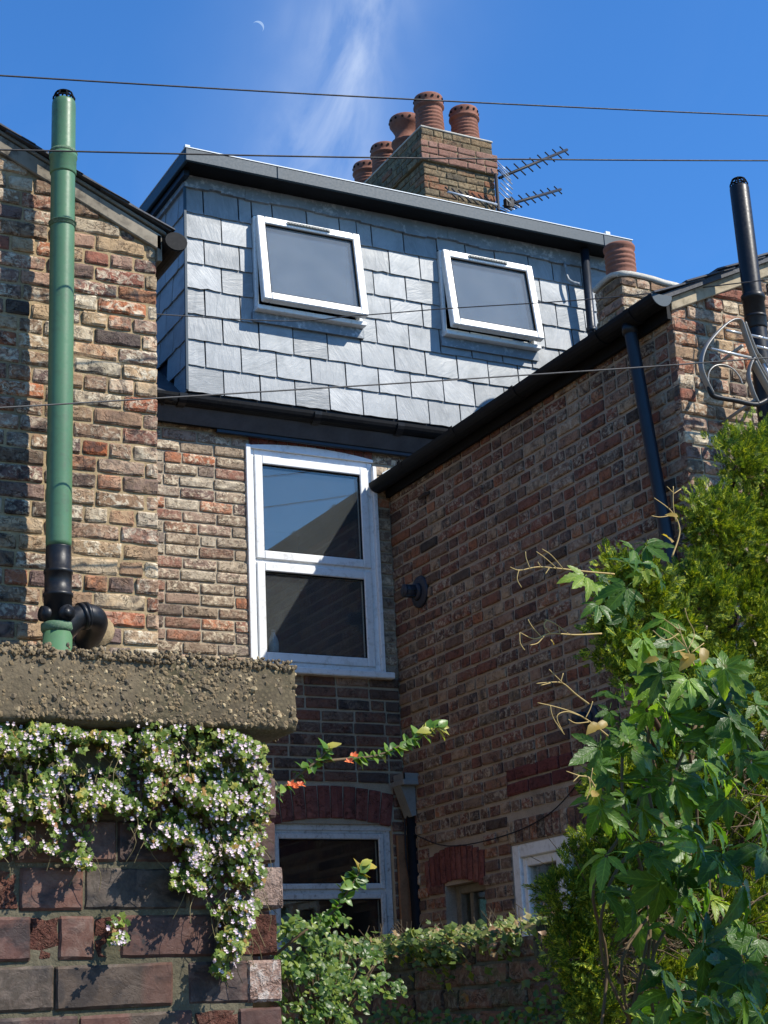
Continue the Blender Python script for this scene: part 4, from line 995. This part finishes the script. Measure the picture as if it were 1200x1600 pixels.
    for i in range(1500):
        x = r.uniform(.55, cx1-.002); z = cz1-.012+abs(r.gauss(0, .009)); z = min(z, cz1+.012)
        peb(Vector((x, cy0-r.uniform(-.02, .004)+max(0, z-cz1)*.8, z)), r.uniform(.003, .006))
    for i in range(240): peb(Vector((cx1+r.uniform(-.004, .002), r.uniform(cy0, cy0+.2), r.uniform(cz0, cz1))), r.uniform(.003, .007))
    o = pyobj('pebbles', acc[0], acc[1], mp, cp); o['kind'] = 'stuff'
fgwall()

# ------------------------------------------------------------------ yard wall between the gardens
XY = 3.0
def yardwall():
    T = thing('garden_wall', 'shaded old brick yard wall running back under trailing ivy, lower middle', 'wall', (XY+.1, 5.0, 0))
    z1 = 1.86
    core = obj('wall', bx(XY+.010, XY+.22, 4.1, 7.2, 0, z1-.02), M['m_fg'], T)
    S = lay(0, 2.7, 1.25, z1, .0762, seed=71, hdr=0)
    emit(core, lambda a, z: Vector((XY, 6.9-a, z)), -math.pi/2, S, 'yard', M['b_yard'], M['b_yard'], RUG, 160)
    # broken end stump
    c = PX(838, 1455, XY); bm = bmesh.new()
    bmesh.ops.create_icosphere(bm, subdivisions=3, radius=1, matrix=Matrix.Translation(c+Vector((.06, 0, -.05))) @ Matrix.Diagonal((.07, .05, .11, 1)))
    for v in bm.verts: v.co += Vector((1, 1, 1))*mnoise.noise(v.co*16)*.012
    obj('broken_stone', bm, M['b_yard'], core, smooth=False)
    T2 = thing('garden_wall', 'low garden wall with pale coping glimpsed behind the conifer branches', 'wall', (4.0, 5.3, 0))
    obj('wall', bx(3.3, 5.2, 5.2, 5.42, 0, 1.62), M['m_ext'], T2)
    for i in range(5): obj('coping_stone', bx(3.28+i*.4, 3.67+i*.4, 5.15, 5.47, 1.62, 1.72), M['conc'], T2, .008)
yardwall()

# ------------------------------------------------------------------ plants
def orient(nrm, up=None, spin=0.0):
    n = Vector(nrm).normalized(); u = Vector(up) if up else Vector((0, 0, 1))
    y = (u-n*u.dot(n))
    if y.length < 1e-3: y = Vector((1, 0, 0))-n*n.x
    y.normalize(); x = y.cross(n); m = Matrix((x, y, n)).transposed()
    return m @ Matrix.Rotation(spin, 3, 'Z')
def rib_of(V, n):
    return [(0.0 if i % 3 == 0 else 1.0) for i in range(3*(n+1))], [(i//3)/n for i in range(3*(n+1))]
def leaflet(L, wd, fold=.25, droop=.25, serr=0.0, n=5, seed=0):
    """pointed leaf from the origin along +Y, normal +Z, folded at the midrib"""
    r = random.Random(seed); V = []; Fc = []
    for i in range(n+1):
        t = i/n; w_ = wd*math.sin(math.pi*(t**.85))**.8*(1-.25*t) if 0 < t < 1 else 0.0
        y = L*t; z = -droop*L*t*t
        s = serr*(1 if i % 2 else -.4)
        V.append(Vector((0, y, z)))
        V.append(Vector((-w_*(1+s), y+serr*.1*L, z+fold*w_+r.uniform(-.02, .02)*L))); V.append(Vector((w_*(1+s), y+serr*.1*L, z+fold*w_+r.uniform(-.02, .02)*L)))
    for i in range(n):
        a, b = i*3, (i+1)*3
        if i == 0: Fc += [(a, b, b+1), (a, b+2, b)]
        elif i == n-1: Fc += [(a, b, a+1), (a, a+2, b)]
        else: Fc += [(a, b, b+1, a+1), (a, a+2, b+2, b)]
    return V, Fc
SUNW = SUN

def creeper():
    T = thing('virginia_creeper', 'virginia creeper with large five fingered leaves hanging over the conifer', 'climbing plant', tuple(PY(1080, 1560, 3.05)))
    lm = leaf_mat('creeper_leaf', [(0, (.026, .068, .007)), (.4, (.052, .122, .012)), (.75, (.09, .18, .018)), (.92, (.15, .26, .03)), (1, (.22, .26, .03))], .40, .40, island=False, spec=.34, nscale=90, veins=True)
    r = random.Random(12); meshes = []
    for s in range(8):
        RB = ([], []); acc = ([], []); Ls = (1.0, .92, .92, .66, .66)
        for k, an in enumerate((0, -.75, .75, -1.6, 1.6)):
            L = Ls[k]*r.uniform(.9, 1.1); V, Fc = leaflet(L, .20*L*r.uniform(.85, 1.15), r.uniform(.1, .45), r.uniform(-.05, .55), .17, 11, s*5+k); a_, b_ = rib_of(V, 11); RB[0].extend(a_); RB[1].extend(b_)
            q = Matrix.Rotation(an+r.uniform(-.12, .12), 3, 'Z') @ Matrix.Rotation(r.uniform(-.35, .1), 3, 'X') @ Matrix.Rotation(r.uniform(-.3, .3), 3, 'Y')
            add_to(acc, [q @ (v+Vector((0, .06, 0))) for v in V], Fc)
        V, Fc = tube_data([(0, 0, 0), (0, -.25, -.05), (0, -.6, -.3)], .012, 4); add_to(acc, V, Fc)
        RB[0].extend([0.0]*(len(acc[0])-len(RB[0]))); RB[1].extend([0.0]*(len(acc[0])-len(RB[1])))
        me = D.meshes.new('leaf'); me.from_pydata(acc[0], [], acc[1])
        for nm, dat in (('rib', RB[0]), ('along', RB[1])): me.attributes.new(nm, 'FLOAT', 'POINT').data.foreach_set('value', dat)
        me.materials.append(lm); me.polygons.foreach_set('use_smooth', [True]*len(me.polygons)); meshes.append(me)
    reg = [(960, 1130), (1010, 1040), (1060, 1010), (1120, 1010), (1160, 1090), (1160, 1250), (1140, 1370), (1180, 1450), (1195, 1600), (1020, 1610), (1000, 1480), (970, 1390), (940, 1320), (918, 1260), (905, 1190)]
    def leafat(p, s, nrm, up, sp=0.0):
        o = D.objects.new('leaf', r.choice(meshes)); q = orient(nrm, up, sp)
        o.location = p; o.rotation_euler = q.to_euler(); o.scale = (s, s, s); link(o, T)
    reg2 = [(930, 900), (1010, 850), (1075, 960), (1200, 1060), (1215, 1600), (960, 1600), (960, 1440), (915, 1330), (895, 1210), (910, 1100)]
    for i in range(150):
        x, y = samp(reg if i < 100 else reg2); dep = r.random()**1.3; Y = 2.87+.36*dep+.09*math.sin(x*.02)
        p = PY(x, y, Y); s = r.choice((r.uniform(.035, .07), r.uniform(.06, .10), r.uniform(.085, .115)))*(1 if y > 1050 else .75)
        nrm = Vector((r.uniform(-.8, .9), -1+r.uniform(-.2, .5), r.uniform(-.2, 1.2)))
        leafat(p, s, nrm, (r.uniform(-1.3, 1.3), r.uniform(-.3, .3), -1+abs(r.gauss(0, .7))))
    for x, y, s, nx, upx in ((915, 900, .075, .2, -.9), (935, 945, .06, .1, -.5), (990, 858, .06, .3, -.8), (1075, 1060, .085, .1, -.3), (1140, 1120, .11, .1, .6), (1100, 1190, .085, .5, .2), (1120, 1345, .07, .6, .6), (1085, 1300, .08, .6, -.1), (1180, 1100, .085, .1, 1), (1110, 1560, .08, .5, .3), (1160, 1550, .09, .4, .4)):
        leafat(PY(x, y, 2.80), s*.87, (nx, -.8, .55), (upx, 0, -1))
    # runners with pale young tendrils reaching left
    mt = plain('young_tendril', (.42, .30, .11), .6, .3, .1); mo = leaf_mat('young_leaf', [(0, (.40, .20, .05)), (1, (.30, .26, .06))], .4)
    def run(pts, side, rr=.0022):
        P = [PY(a, b, 2.87) for a, b in pts]; S_ = smooth_pts(P, 6); tube('tendril', S_, [rr*(1-.6*i/len(S_)) for i in range(len(S_))], mt, T, 5)
        for q in side: tube('tendril', smooth_pts([PY(a, b, 2.86) for a, b in q], 4), rr*.55, mt, T, 4)
    run([(960, 897), (915, 893), (870, 888), (840, 886), (812, 891), (797, 886)], [[(870, 888), (852, 872), (838, 862)], [(880, 889), (862, 868), (847, 858)], [(828, 888), (822, 872), (821, 862)], [(811, 890), (808, 905), (815, 918)], [(845, 886), (840, 878)], [(858, 888), (852, 897)]])
    run([(940, 990), (900, 992), (860, 990), (835, 998), (812, 988)], [[(888, 990), (868, 975), (852, 968)], [(860, 990), (850, 978), (855, 968)], [(845, 994), (832, 980), (825, 968)], [(812, 989), (813, 1005), (820, 1016)], [(850, 994), (840, 1005), (828, 1008)], [(875, 990), (873, 980)]])
    run([(950, 1150), (925, 1130), (900, 1115), (870, 1105), (840, 1098)], [[(905, 1118), (885, 1112), (870, 1120), (880, 1145)], [(920, 1128), (900, 1130), (888, 1124)], [(860, 1102), (862, 1115), (868, 1128), (882, 1148)], [(915, 1122), (922, 1108), (926, 1096)]])
    run([(920, 1100), (900, 1085), (880, 1068), (862, 1066), (838, 1068)], [[(880, 1068), (868, 1056), (858, 1046)], [(876, 1066), (880, 1052)], [(860, 1067), (845, 1071)]])
    run([(1050, 870), (1062, 830), (1050, 800), (1022, 778)], [[(1050, 805), (1032, 808), (1018, 806)], [(1056, 815), (1052, 790), (1052, 760)], [(1052, 770), (1042, 760)], [(1052, 772), (1064, 764)]])
    run([(1085, 1040), (1072, 1010), (1060, 985), (1036, 966)], [[(1070, 1010), (1048, 990), (1030, 980)], [(1075, 1015), (1085, 990), (1075, 968), (1070, 950)], [(1060, 990), (1040, 1000), (1020, 985)], [(1068, 1005), (1060, 975)], [(1070, 1015), (1050, 1020)], [(1080, 1020), (1100, 1005)]])
    run([(930, 1230), (920, 1215), (905, 1212), (885, 1205)], [[(920, 1215), (922, 1232), (916, 1250)], [(905, 1212), (895, 1222)], [(922, 1225), (926, 1200)]])
    V0, F0 = leaflet(1, .3, .3, .3, .1, 5, 3)
    for a, b, s in ((1085, 1022, .06), (1100, 1012, .05), (1070, 1030, .05), (1060, 808, .035), (935, 1130, .045), (948, 1128, .04), (925, 1245, .04), (1030, 1030, .04), (860, 1000, .02), (1050, 848, .05)):
        q = orient((r.uniform(-.5, .5), -.8, .5), (r.uniform(-1, 1), 0, r.uniform(-.6, .6))); s *= .87; p = PY(a, b, 2.83); pyobj('young_leaf', [p+q @ (v*s) for v in V0], F0, mo, T, True)
    # woody stems
    for k in range(9):
        a = r.uniform(960, 1150); pts = [PY(a+r.uniform(-40, 40), 1640, 3.25)]
        for yy in (1500, 1380, 1260, 1130): pts.append(PY(a+r.uniform(-50, 50), yy, 3.24+r.uniform(-.06, .1)))
        tube('stem', smooth_pts(pts, 5), .004, M['twig'], T, 5)
    # leaf stalk trail on the wing wall
    return T
creeper()

def conifer():
    T = thing('conifer_tree', 'golden green conifer with feathery sprays at the right edge', 'tree', (3.2, 3.95, 0))
    r = random.Random(9)
    cm = leaf_mat('conifer_spray', [(0, (.045, .09, .012)), (.4, (.10, .165, .018)), (.75, (.22, .28, .025)), (1, (.50, .50, .05))], .2, .6, spec=.2, nscale=30)
    # (px, py, radius px, depth, density)
    blobs = [(1200, 735, 78, 4.15), (1150, 720, 45, 4.05), (1125, 830, 62, 4.0), (1185, 850, 95, 4.15), (1090, 800, 28, 3.95), (1150, 960, 95, 4.15), (1240, 900, 120, 4.3), (1000, 920, 48, 3.85), (965, 900, 30, 3.85), (955, 970, 34, 3.85), (1030, 985, 60, 3.95), (965, 1020, 42, 3.85), (1000, 1050, 34, 3.85), (1090, 930, 60, 4.0), (1100, 1080, 90, 4.1), (1185, 1120, 95, 4.2), (1190, 1300, 100, 4.2), (1060, 1220, 95, 4.15), (970, 1240, 60, 4.1), (930, 1350, 55, 4.0), (890, 1410, 46, 3.95), (905, 1490, 52, 3.95), (1000, 1380, 90, 4.15), (1120, 1440, 100, 4.2), (1185, 1500, 70, 4.1), (1040, 1560, 70, 4.1), (930, 1580, 48, 3.95), (1150, 1600, 80, 4.1)]
    ctr = Vector((3.15, 3.78, 0))
    fol = ([], [])
    def spray(p, d, s, nrm):
        d = d.normalized(); x = d.cross(nrm)
        if x.length < 1e-3: x = Vector((1, 0, 0))
        x.normalize(); n = x.cross(d)
        V = []; Fc = []
        def dia(a, b, w_):
            dd = (b-a); q = dd.cross(n).normalized()*w_; o = len(V); m = a+dd*.55
            V.extend((a, m+q+n*w_*.4, b, m-q+n*w_*.4)); Fc.append((o, o+1, o+2, o+3))
        dia(p, p+d*s, s*.045)
        k = 5
        for i in range(k):
            t = .12+.72*i/k; L = s*(.52-.42*t)*r.uniform(.8, 1.2)
            for sg in (-1, 1):
                a = p+d*s*t; e = (d*.75+x*sg*.7+n*r.uniform(-.15, .25)).normalized(); b = a+e*L; dia(a, b, s*.05)
                if i < 3:
                    a2 = a+e*L*.45; dia(a2, a2+(d*.95+x*sg*.25).normalized()*L*.5, s*.042)
        add_to(fol, V, Fc)
    for px, py, R, Y in blobs:
        c = PY(px, py, Y*.87); z = proj(c)[2]; Rw = R*z/F
        n = int(54*(R/50)**2)
        for i in range(n):
            v = Vector((r.gauss(0, 1), r.gauss(0, 1), r.gauss(0, 1))).normalized()
            if v.y > .55: v.y = -v.y
            rad = Rw*(1-.6*r.random()**1.6)*r.uniform(.88, 1.08)
            p = c+Vector((v.x*rad, v.y*rad*.8, v.z*rad))
            outw = (p-ctr); outw.z = 0; outw.normalize()
            d = v*.6+outw*.45+Vector((r.uniform(-.35, .35), r.uniform(-.35, .35), .55+r.uniform(-.2, .3)))
            for q in range(7):
                nn = Vector((r.gauss(0, 1), r.gauss(0, 1), r.gauss(0, .6)))
                spray(p+Vector((r.gauss(0, .014), r.gauss(0, .014), r.gauss(0, .014))), d+Vector((r.gauss(0, .55), r.gauss(0, .55), r.gauss(0, .4))), r.uniform(.024, .05), nn)
    # unseen foliage clumps right of the view, added to shade the creeper
    for bx_, by_, bz_, br in ((2.88, 1.81, 3.03, .11), (2.93, 1.81, 3.27, .10), (3.05, 1.81, 2.98, .11), (3.10, 1.81, 3.20, .09), (3.20, 1.83, 2.92, .09), (3.34, 1.80, 3.02, .09)):
        for i in range(120):
            v = Vector((r.gauss(0, 1), r.gauss(0, 1), r.gauss(0, 1))).normalized()*br*r.random()**.4
            for q in range(4): spray(Vector((bx_, by_, bz_))+v, v+Vector((r.gauss(0, .2), r.gauss(0, .2), .2)), r.uniform(.04, .07), Vector((r.gauss(0, 1), r.gauss(0, 1), r.gauss(0, 1))))
    tube('limb', smooth_pts([(3.22, 3.92, 2.0), (3.3, 3.2, 2.7), (3.25, 2.4, 3.2), (3.05, 1.85, 3.5)], 6), .022, M['bark'], T, 8)  # added limb joining the out-of-view shading clumps to the trunk
    o = pyobj('foliage', fol[0], fol[1], cm, T); o['kind'] = 'stuff'
    tube('trunk', [(3.24, 3.96, 0), (3.22, 3.92, 1.2), (3.2, 3.88, 2.3), (3.24, 3.83, 3.1)], [.07, .06, .045, .02], M['bark'], T, 10)
    for px, py, R, Y in blobs:
        c = PY(px, py, Y*.87); b = Vector((3.22, 3.92, max(.6, c.z-.35-r.uniform(0, .3))))
        S_ = smooth_pts([b, (b+c)/2+Vector((r.uniform(-.05, .05), r.uniform(-.05, .05), -.05)), c], 5); tube('limb', S_, [.016*(1-.8*i/len(S_)) for i in range(len(S_))], M['bark'], T, 6)
    acc = ([], [])
    for i in range(420):
        x, y = samp([(900, 1380), (1180, 1180), (1200, 1600), (880, 1600)]); p = PY(x, y, r.uniform(3.4, 3.78)); d = Vector((r.uniform(-1, 1), r.uniform(-.6, .2), r.uniform(-.5, 1))).normalized()
        V, Fc = tube_data([p, p+d*.06+Vector((0, 0, r.uniform(-.02, .02))), p+d*r.uniform(.1, .2)], [.0022, .0016, .0008], 4); add_to(acc, V, Fc)
    o = pyobj('dead_twigs', acc[0], acc[1], M['twig'], T); o['kind'] = 'stuff'
conifer()

def leaf_cloud(name, parent, m, pts, size, nrm_fn, lf, r, up_fn=None):
    acc = ([], [])
    for p in pts:
        s = r.uniform(*size); q = orient(nrm_fn(), up_fn() if up_fn else (r.uniform(-1, 1), r.uniform(-.3, .3), r.uniform(-1, 1)))
        V, Fc = r.choice(lf); add_to(acc, [p+q @ (v*s) for v in V], Fc)
    o = pyobj(name, acc[0], acc[1], m, parent); o['kind'] = 'stuff'; return o
def lobed(n, seed):
    r = random.Random(seed); V = [Vector((0, 0, 0))]
    for i in range(n):
        a = -2.3+4.6*i/(n-1); rad = (.5 if i % 2 == 0 else .36)*r.uniform(.9, 1.1)
        V.append(Vector((math.sin(a)*rad, math.cos(a)*rad+.1, .08*math.cos(a*2)+r.uniform(-.03, .03))))
    return V, [(0, i+1, i) for i in range(1, n)]

def toadflax():
    r = random.Random(33)
    lm = leaf_mat('toadflax_leaf', [(0, (.07, .12, .02)), (.5, (.14, .20, .03)), (.8, (.23, .28, .05)), (.93, (.36, .30, .06)), (1, (.28, .12, .05))], .3, .5, spec=.3)
    fm = leaf_mat('toadflax_flower', [(0, (.72, .54, .60)), (.5, (.80, .70, .70)), (.85, (.60, .40, .52)), (1, (.78, .68, .60))], .25, .6, ttint=(.52, .5, .55))
    sm = plain('toadflax_stem', (.16, .13, .06), .7, .2, .2)
    LF = [lobed(11, s) for s in range(5)]
    fl = []
    for s in range(3):
        V = []; Fc = []
        for a, L, w_ in ((-.45, .5, .17), (.45, .5, .17), (2.3, .48, .2), (3.14, .52, .22), (-2.3, .48, .2)):
            c, sn = math.cos(a), math.sin(a); o = len(V)
            for x, y, z in ((0, 0, 0), (-w_, L*.6, .12), (0, L, .2), (w_, L*.6, .12)): V.append(Vector((x*c+y*sn, -x*sn+y*c, z)))
            Fc.append((o, o+1, o+2, o+3))
        fl.append((V, Fc))
    def clump(label, regs, holes, nl, nf, strands):
        T = thing('trailing_toadflax', label, 'plant', tuple(PY(regs[0][1][0][0], regs[0][1][0][1], YF-.02)), 'flowering toadflax on the near wall')
        def pts(n, front):
            out_ = []
            tot = sum(w_ for w_, _ in regs)
            while len(out_) < n:
                k = r.uniform(0, tot)
                for w_, P in regs:
                    k -= w_
                    if k <= 0: break
                x, y = samp(P)
                if any(inpoly(x, y, h) for h in holes) and r.random() < .93: continue
                dn = mnoise.noise(Vector((x*.022, y*.022, 3)))+.5*mnoise.noise(Vector((x*.06, y*.06, 9)))
                if dn < .04 and r.random() < .86: continue
                bulge = .03+.075*max(0, dn+.2)
                out_.append(PY(x, y, YF-r.uniform(.012, bulge)-(.012 if front else 0)))
            return out_
        nf_ = lambda: Vector((r.uniform(-.5, .8), -1, r.uniform(-.3, 1.0)))
        leaf_cloud('leaves', T, lm, pts(nl, False), (.009, .018), nf_, LF, r)
        leaf_cloud('flowers', T, fm, pts(nf, True), (.0058, .0095), lambda: Vector((r.uniform(-.4, .6), -1, r.uniform(-.2, .5))), fl, r, lambda: (r.uniform(-.5, .5), 0, 1))
        acc = ([], [])
        for i in range(strands):
            P = r.choice([q for q in regs if q[0] > 1])[1]; x, y = samp(P); p = PY(x, y, YF-.03); q = p+Vector((r.uniform(-.03, .03), r.uniform(-.02, .01), -r.uniform(.02, .06)))
            V, Fc = tube_data(smooth_pts([p, (p+q)/2+Vector((r.uniform(-.012, .012), -.008, 0)), q], 3), .0006, 3); add_to(acc, V, Fc)
        o = pyobj('stems', acc[0], acc[1], sm, T); o['kind'] = 'stuff'
    holes = [[(95, 1160), (190, 1160), (185, 1200), (110, 1195)], [(20, 1275), (80, 1285), (85, 1325), (15, 1325)], [(150, 1270), (190, 1240), (200, 1345), (150, 1345)]]
    clump('pink flowered toadflax clump hanging under the coping, far left', [(5, [(-30, 1115), (60, 1130), (120, 1140), (185, 1150), (200, 1230), (175, 1265), (140, 1290), (145, 1355), (125, 1362), (95, 1338), (40, 1322), (-30, 1350)])], holes, 1800, 640, 80)
    clump('white flowered toadflax mass trailing from coping to lower bricks, wall corner', [(6, [(175, 1150), (215, 1130), (300, 1135), (370, 1145), (415, 1165), (425, 1250), (410, 1330), (330, 1350), (230, 1320), (180, 1270)]), (2.2, [(330, 1300), (415, 1290), (412, 1400), (385, 1470), (360, 1530), (330, 1520), (345, 1450), (320, 1400), (265, 1385), (270, 1350)]), (.12, [(165, 1435), (200, 1430), (195, 1475), (175, 1475)])], [], 3600, 1320, 130)
toadflax()

def shrubs():
    r = random.Random(55)
    E1 = [leaflet(1, .30, .2, .2, 0, 4, s) for s in range(4)]; RND = [leaflet(1, .42, .15, .25, 0, 4, s+9) for s in range(4)]
    # small leaved shrub beside the wall corner
    lm = leaf_mat('shrub_leaf', [(0, (.035, .08, .012)), (.5, (.075, .14, .018)), (1, (.19, .24, .035))], .36, .4, spec=.4)
    T = thing('leafy_shrub', 'small leaved bright green shrub beside the near wall corner', 'shrub', tuple(PY(520, 1600, 3.1)))
    reg = [(425, 1450), (470, 1425), (540, 1430), (560, 1470), (600, 1490), (600, 1530), (575, 1560), (560, 1600), (540, 1620), (430, 1620), (438, 1540), (425, 1490)]
    pts = []
    while len(pts) < 1700:
        x, y = samp(reg); dn = mnoise.noise(Vector((x*.03, y*.03, 7)))
        if dn < -.02 and r.random() < .9: continue
        pts.append(PY(x, y, 3.1+r.uniform(-.16, .16)-.1*dn))
    for i in range(70): x = r.uniform(560, 640); pts.append(PY(x, 1545+.0*x+r.gauss(0, 12), 3.05+r.uniform(-.04, .04)))
    leaf_cloud('leaves', T, lm, pts, (.009, .019), lambda: Vector((r.uniform(-.4, .8), -.8, r.uniform(0, 1.1))), RND, r)
    for i in range(26):
        x, y = samp(reg); P = [PY(500+r.uniform(-40, 40), 1650, 3.12), PY((x+500)/2, (y+1640)/2, 3.12), PY(x, y-r.uniform(0, 30), 3.1)]; tube('twig', smooth_pts(P, 4), [.003-.0002*i2 for i2 in range(9)], M['twig'], T, 5)
    # ivy draped over the yard wall
    im = leaf_mat('ivy_leaf', [(0, (.05, .085, .02)), (.4, (.11, .16, .03)), (.75, (.23, .27, .06)), (.9, (.30, .25, .11)), (1, (.32, .17, .09))], .35, .45, spec=.4)
    T = thing('wall_ivy', 'pale green ivy trailing along the top of the shaded yard wall', 'climbing plant', tuple(PX(720, 1460, XY)))
    LF = [lobed(7, s+30) for s in range(5)]; pts = []
    while len(pts) < 860:
        Yw = r.uniform(4.15, 6.3); k = r.random(); z = 1.885+r.gauss(0, .012) if k < .42 else 1.88-abs(r.gauss(0, .07))
        if k < .42: p = Vector((XY+r.uniform(-.03, .12), Yw, z+r.uniform(0, .05)*r.random()))
        else:
            if mnoise.noise(Vector((Yw*4, z*6, 2))) < .05 and r.random() < .85: continue
            p = Vector((XY-r.uniform(.01, .05), Yw, z))
        pts.append(p)
    for i in range(160): p = PX(r.gauss(670, 38), 1475+abs(r.gauss(0, 14)), XY-.03); pts.append(p+Vector((r.uniform(-.03, .05), 0, r.uniform(-.02, .05))))
    leaf_cloud('leaves', T, im, pts, (.022, .05), lambda: Vector((r.uniform(-.6, .7), -.6+r.uniform(-.4, .4), r.uniform(.1, 1.2))), LF, r)
    acc = ([], [])
    for i in range(70):
        Yw = r.uniform(4.2, 6.2); p = Vector((XY+r.uniform(0, .1), Yw, 1.87)); V, Fc = tube_data(smooth_pts([p, p+Vector((r.uniform(-.02, .02), 0, .04)), p+Vector((r.uniform(-.05, .03), r.uniform(-.03, .03), r.uniform(.05, .11)))], 3), .0016, 4); add_to(acc, V, Fc)
    o = pyobj('stems', acc[0], acc[1], M['twig'], T); o['kind'] = 'stuff'
    # undergrowth at the foot of the yard wall
    T = thing('leafy_shrub', 'dim undergrowth of small leaves at the foot of the yard wall', 'shrub', tuple(PX(720, 1600, XY-.1)))
    pts = []
    while len(pts) < 420:
        x, y = samp([(600, 1560), (660, 1580), (760, 1590), (880, 1540), (900, 1620), (560, 1620)]); pts.append(PX(x, y, XY-r.uniform(.03, .15)))
    leaf_cloud('leaves', T, lm, pts, (.015, .03), lambda: Vector((r.uniform(-1, .3), -.6, r.uniform(0, 1))), RND, r)
    # flowering quince sprigs
    qm = leaf_mat('quince_leaf', [(0, (.055, .13, .012)), (.5, (.10, .20, .018)), (.9, (.17, .27, .045)), (1, (.34, .24, .05))], .38, .38, island=False, spec=.45)
    om = leaf_mat('quince_flower', [(0, (.75, .13, .05)), (1, (.80, .22, .07))], .3, .5, ttint=(.5, .35, .3)); ym = leaf_mat('quince_tip', [(0, (.42, .33, .06)), (1, (.34, .36, .07))], .4, .4, island=False)
    def qmesh(m, nm):
        L = []
        for s in range(4):
            V, Fc = leaflet(1, .34, .25, .25, .05, 5, s+40); me = D.meshes.new(nm); me.from_pydata(V, [], Fc); me.materials.append(m); me.polygons.foreach_set('use_smooth', [True]*len(Fc)); L.append(me)
        return L
    QL = qmesh(qm, 'leaf'); QY = qmesh(ym, 'leaf')
    T = thing('flowering_quince', 'quince sprigs with fresh leaves and orange flowers behind the near wall corner', 'shrub', tuple(PY(430, 1600, 2.95)))
    def sprig(path, n, size, tipn, Y, bare=0.0):
        P = smooth_pts([PY(a, b, Y+c) for a, b, c in path], 8); tube('stem', P, [.0035*(1-.7*i/len(P)) for i in range(len(P))], M['twig'], T, 6)
        for i in range(n):
            t = bare+(1-bare)*(i+r.random())/n; k = min(len(P)-2, int(t*(len(P)-1))); p = P[k]; d = (P[k+1]-P[k]).normalized()
            tip = t > .86; o = D.objects.new('leaf', r.choice(QY if tip and r.random() < .7 else QL)); s = r.uniform(*size)*(1.25 if t > .8 else 1)
            o.location = p+Vector((r.uniform(-.004, .004), r.uniform(-.004, .004), r.uniform(-.004, .004)))
            o.rotation_euler = orient((r.uniform(-.4, .6), -.7+r.uniform(-.5, .5), r.uniform(.1, 1)), d*1.0+Vector((r.uniform(-.9, .9), r.uniform(-.5, .5), r.uniform(-.9, .9)))).to_euler(); o.scale = (s, s, s); link(o, T)
    sprig([(430, 1240, .04), (475, 1205, .02), (500, 1185, .01), (515, 1168, 0)], 46, (.016, .03), 4, 2.95)
    sprig([(500, 1190, .02), (540, 1186, .02), (590, 1180, .01), (640, 1158, 0), (690, 1133, -.02)], 84, (.016, .031), 8, 2.95, .3)
    sprig([(420, 1500, .06), (470, 1460, .03), (520, 1425, .02), (548, 1385, .01), (568, 1352, 0)], 78, (.017, .031), 8, 2.95, .35)
    V0, F0 = leaflet(1, .42, .3, -.4, 0, 4, 2)
    for a, b in ((553, 1181), (461, 1230), (470, 1226), (546, 1190), (455, 1226)):
        c = PY(a, b, 2.93); acc = ([], [])
        for k in range(6):
            q = orient((r.uniform(-.5, .5), -.6, .6), (math.cos(k*1.05), 0, math.sin(k*1.05))); add_to(acc, [c+q @ (v*r.uniform(.008, .011)) for v in V0], F0)
        pyobj('flower', acc[0], acc[1], om, T, True)
shrubs()

# ------------------------------------------------------------------ bottle on the inner sill
def bottle():
    p = PY(429, 1030, YR+.16); prof = [(.001, 0), (.032, .001), (.034, .015), (.034, .05), (.031, .06), (.034, .07), (.034, .12), (.030, .145), (.016, .172), (.0125, .178), (.0125, .19)]
    T = thing('bottle', 'clear plastic bottle standing inside the upper window on its sill', 'bottle', (p.x, YR+.17, 3.826))
    V, Fc = lathe_data((p.x, YR+.17, 3.826), prof, 18); pyobj('body', V, Fc, M['bottle'], T, True)
    V, Fc = lathe_data((p.x, YR+.17, 3.826), [(.0145, .188), (.0145, .206), (.001, .207)], 14); pyobj('cap', V, Fc, M['plaster'], T, True)
bottle()

# ------------------------------------------------------------------ day moon
def moon():
    c = CAMLOC+ray(403, 42).normalized()*4000; z = proj(c)[2]; R = 9.5*z/F
    m, t = mat('moon_light'); e = t.n('ShaderNodeEmission', {'Color': (.62, .80, 1.0, 1), 'Strength': .80}); tr = t.n('ShaderNodeBsdfTransparent')
    mx = t.n('ShaderNodeMixShader', {0: .22}); t.set(mx.inputs[1], tr.outputs[0]); t.set(mx.inputs[2], e.outputs[0]); out(t, mx)
    bm = bmesh.new(); pts = []; n = 24
    for i in range(n+1): a = -math.pi/2+math.pi*i/n; pts.append((math.cos(a)*R, math.sin(a)*R))
    for i in range(n-1, 0, -1): a = -math.pi/2+math.pi*i/n; pts.append((math.cos(a)*R*.62, math.sin(a)*R))
    k = math.radians(48); P = [c+_r2*(x*math.cos(k)-y*math.sin(k))+_u2*(x*math.sin(k)+y*math.cos(k)) for x, y in pts]
    prism(bm, P, _fw*2); o = obj('moon', bm, m); tag(o, 'pale crescent day moon high in the blue sky', 'moon')
moon()
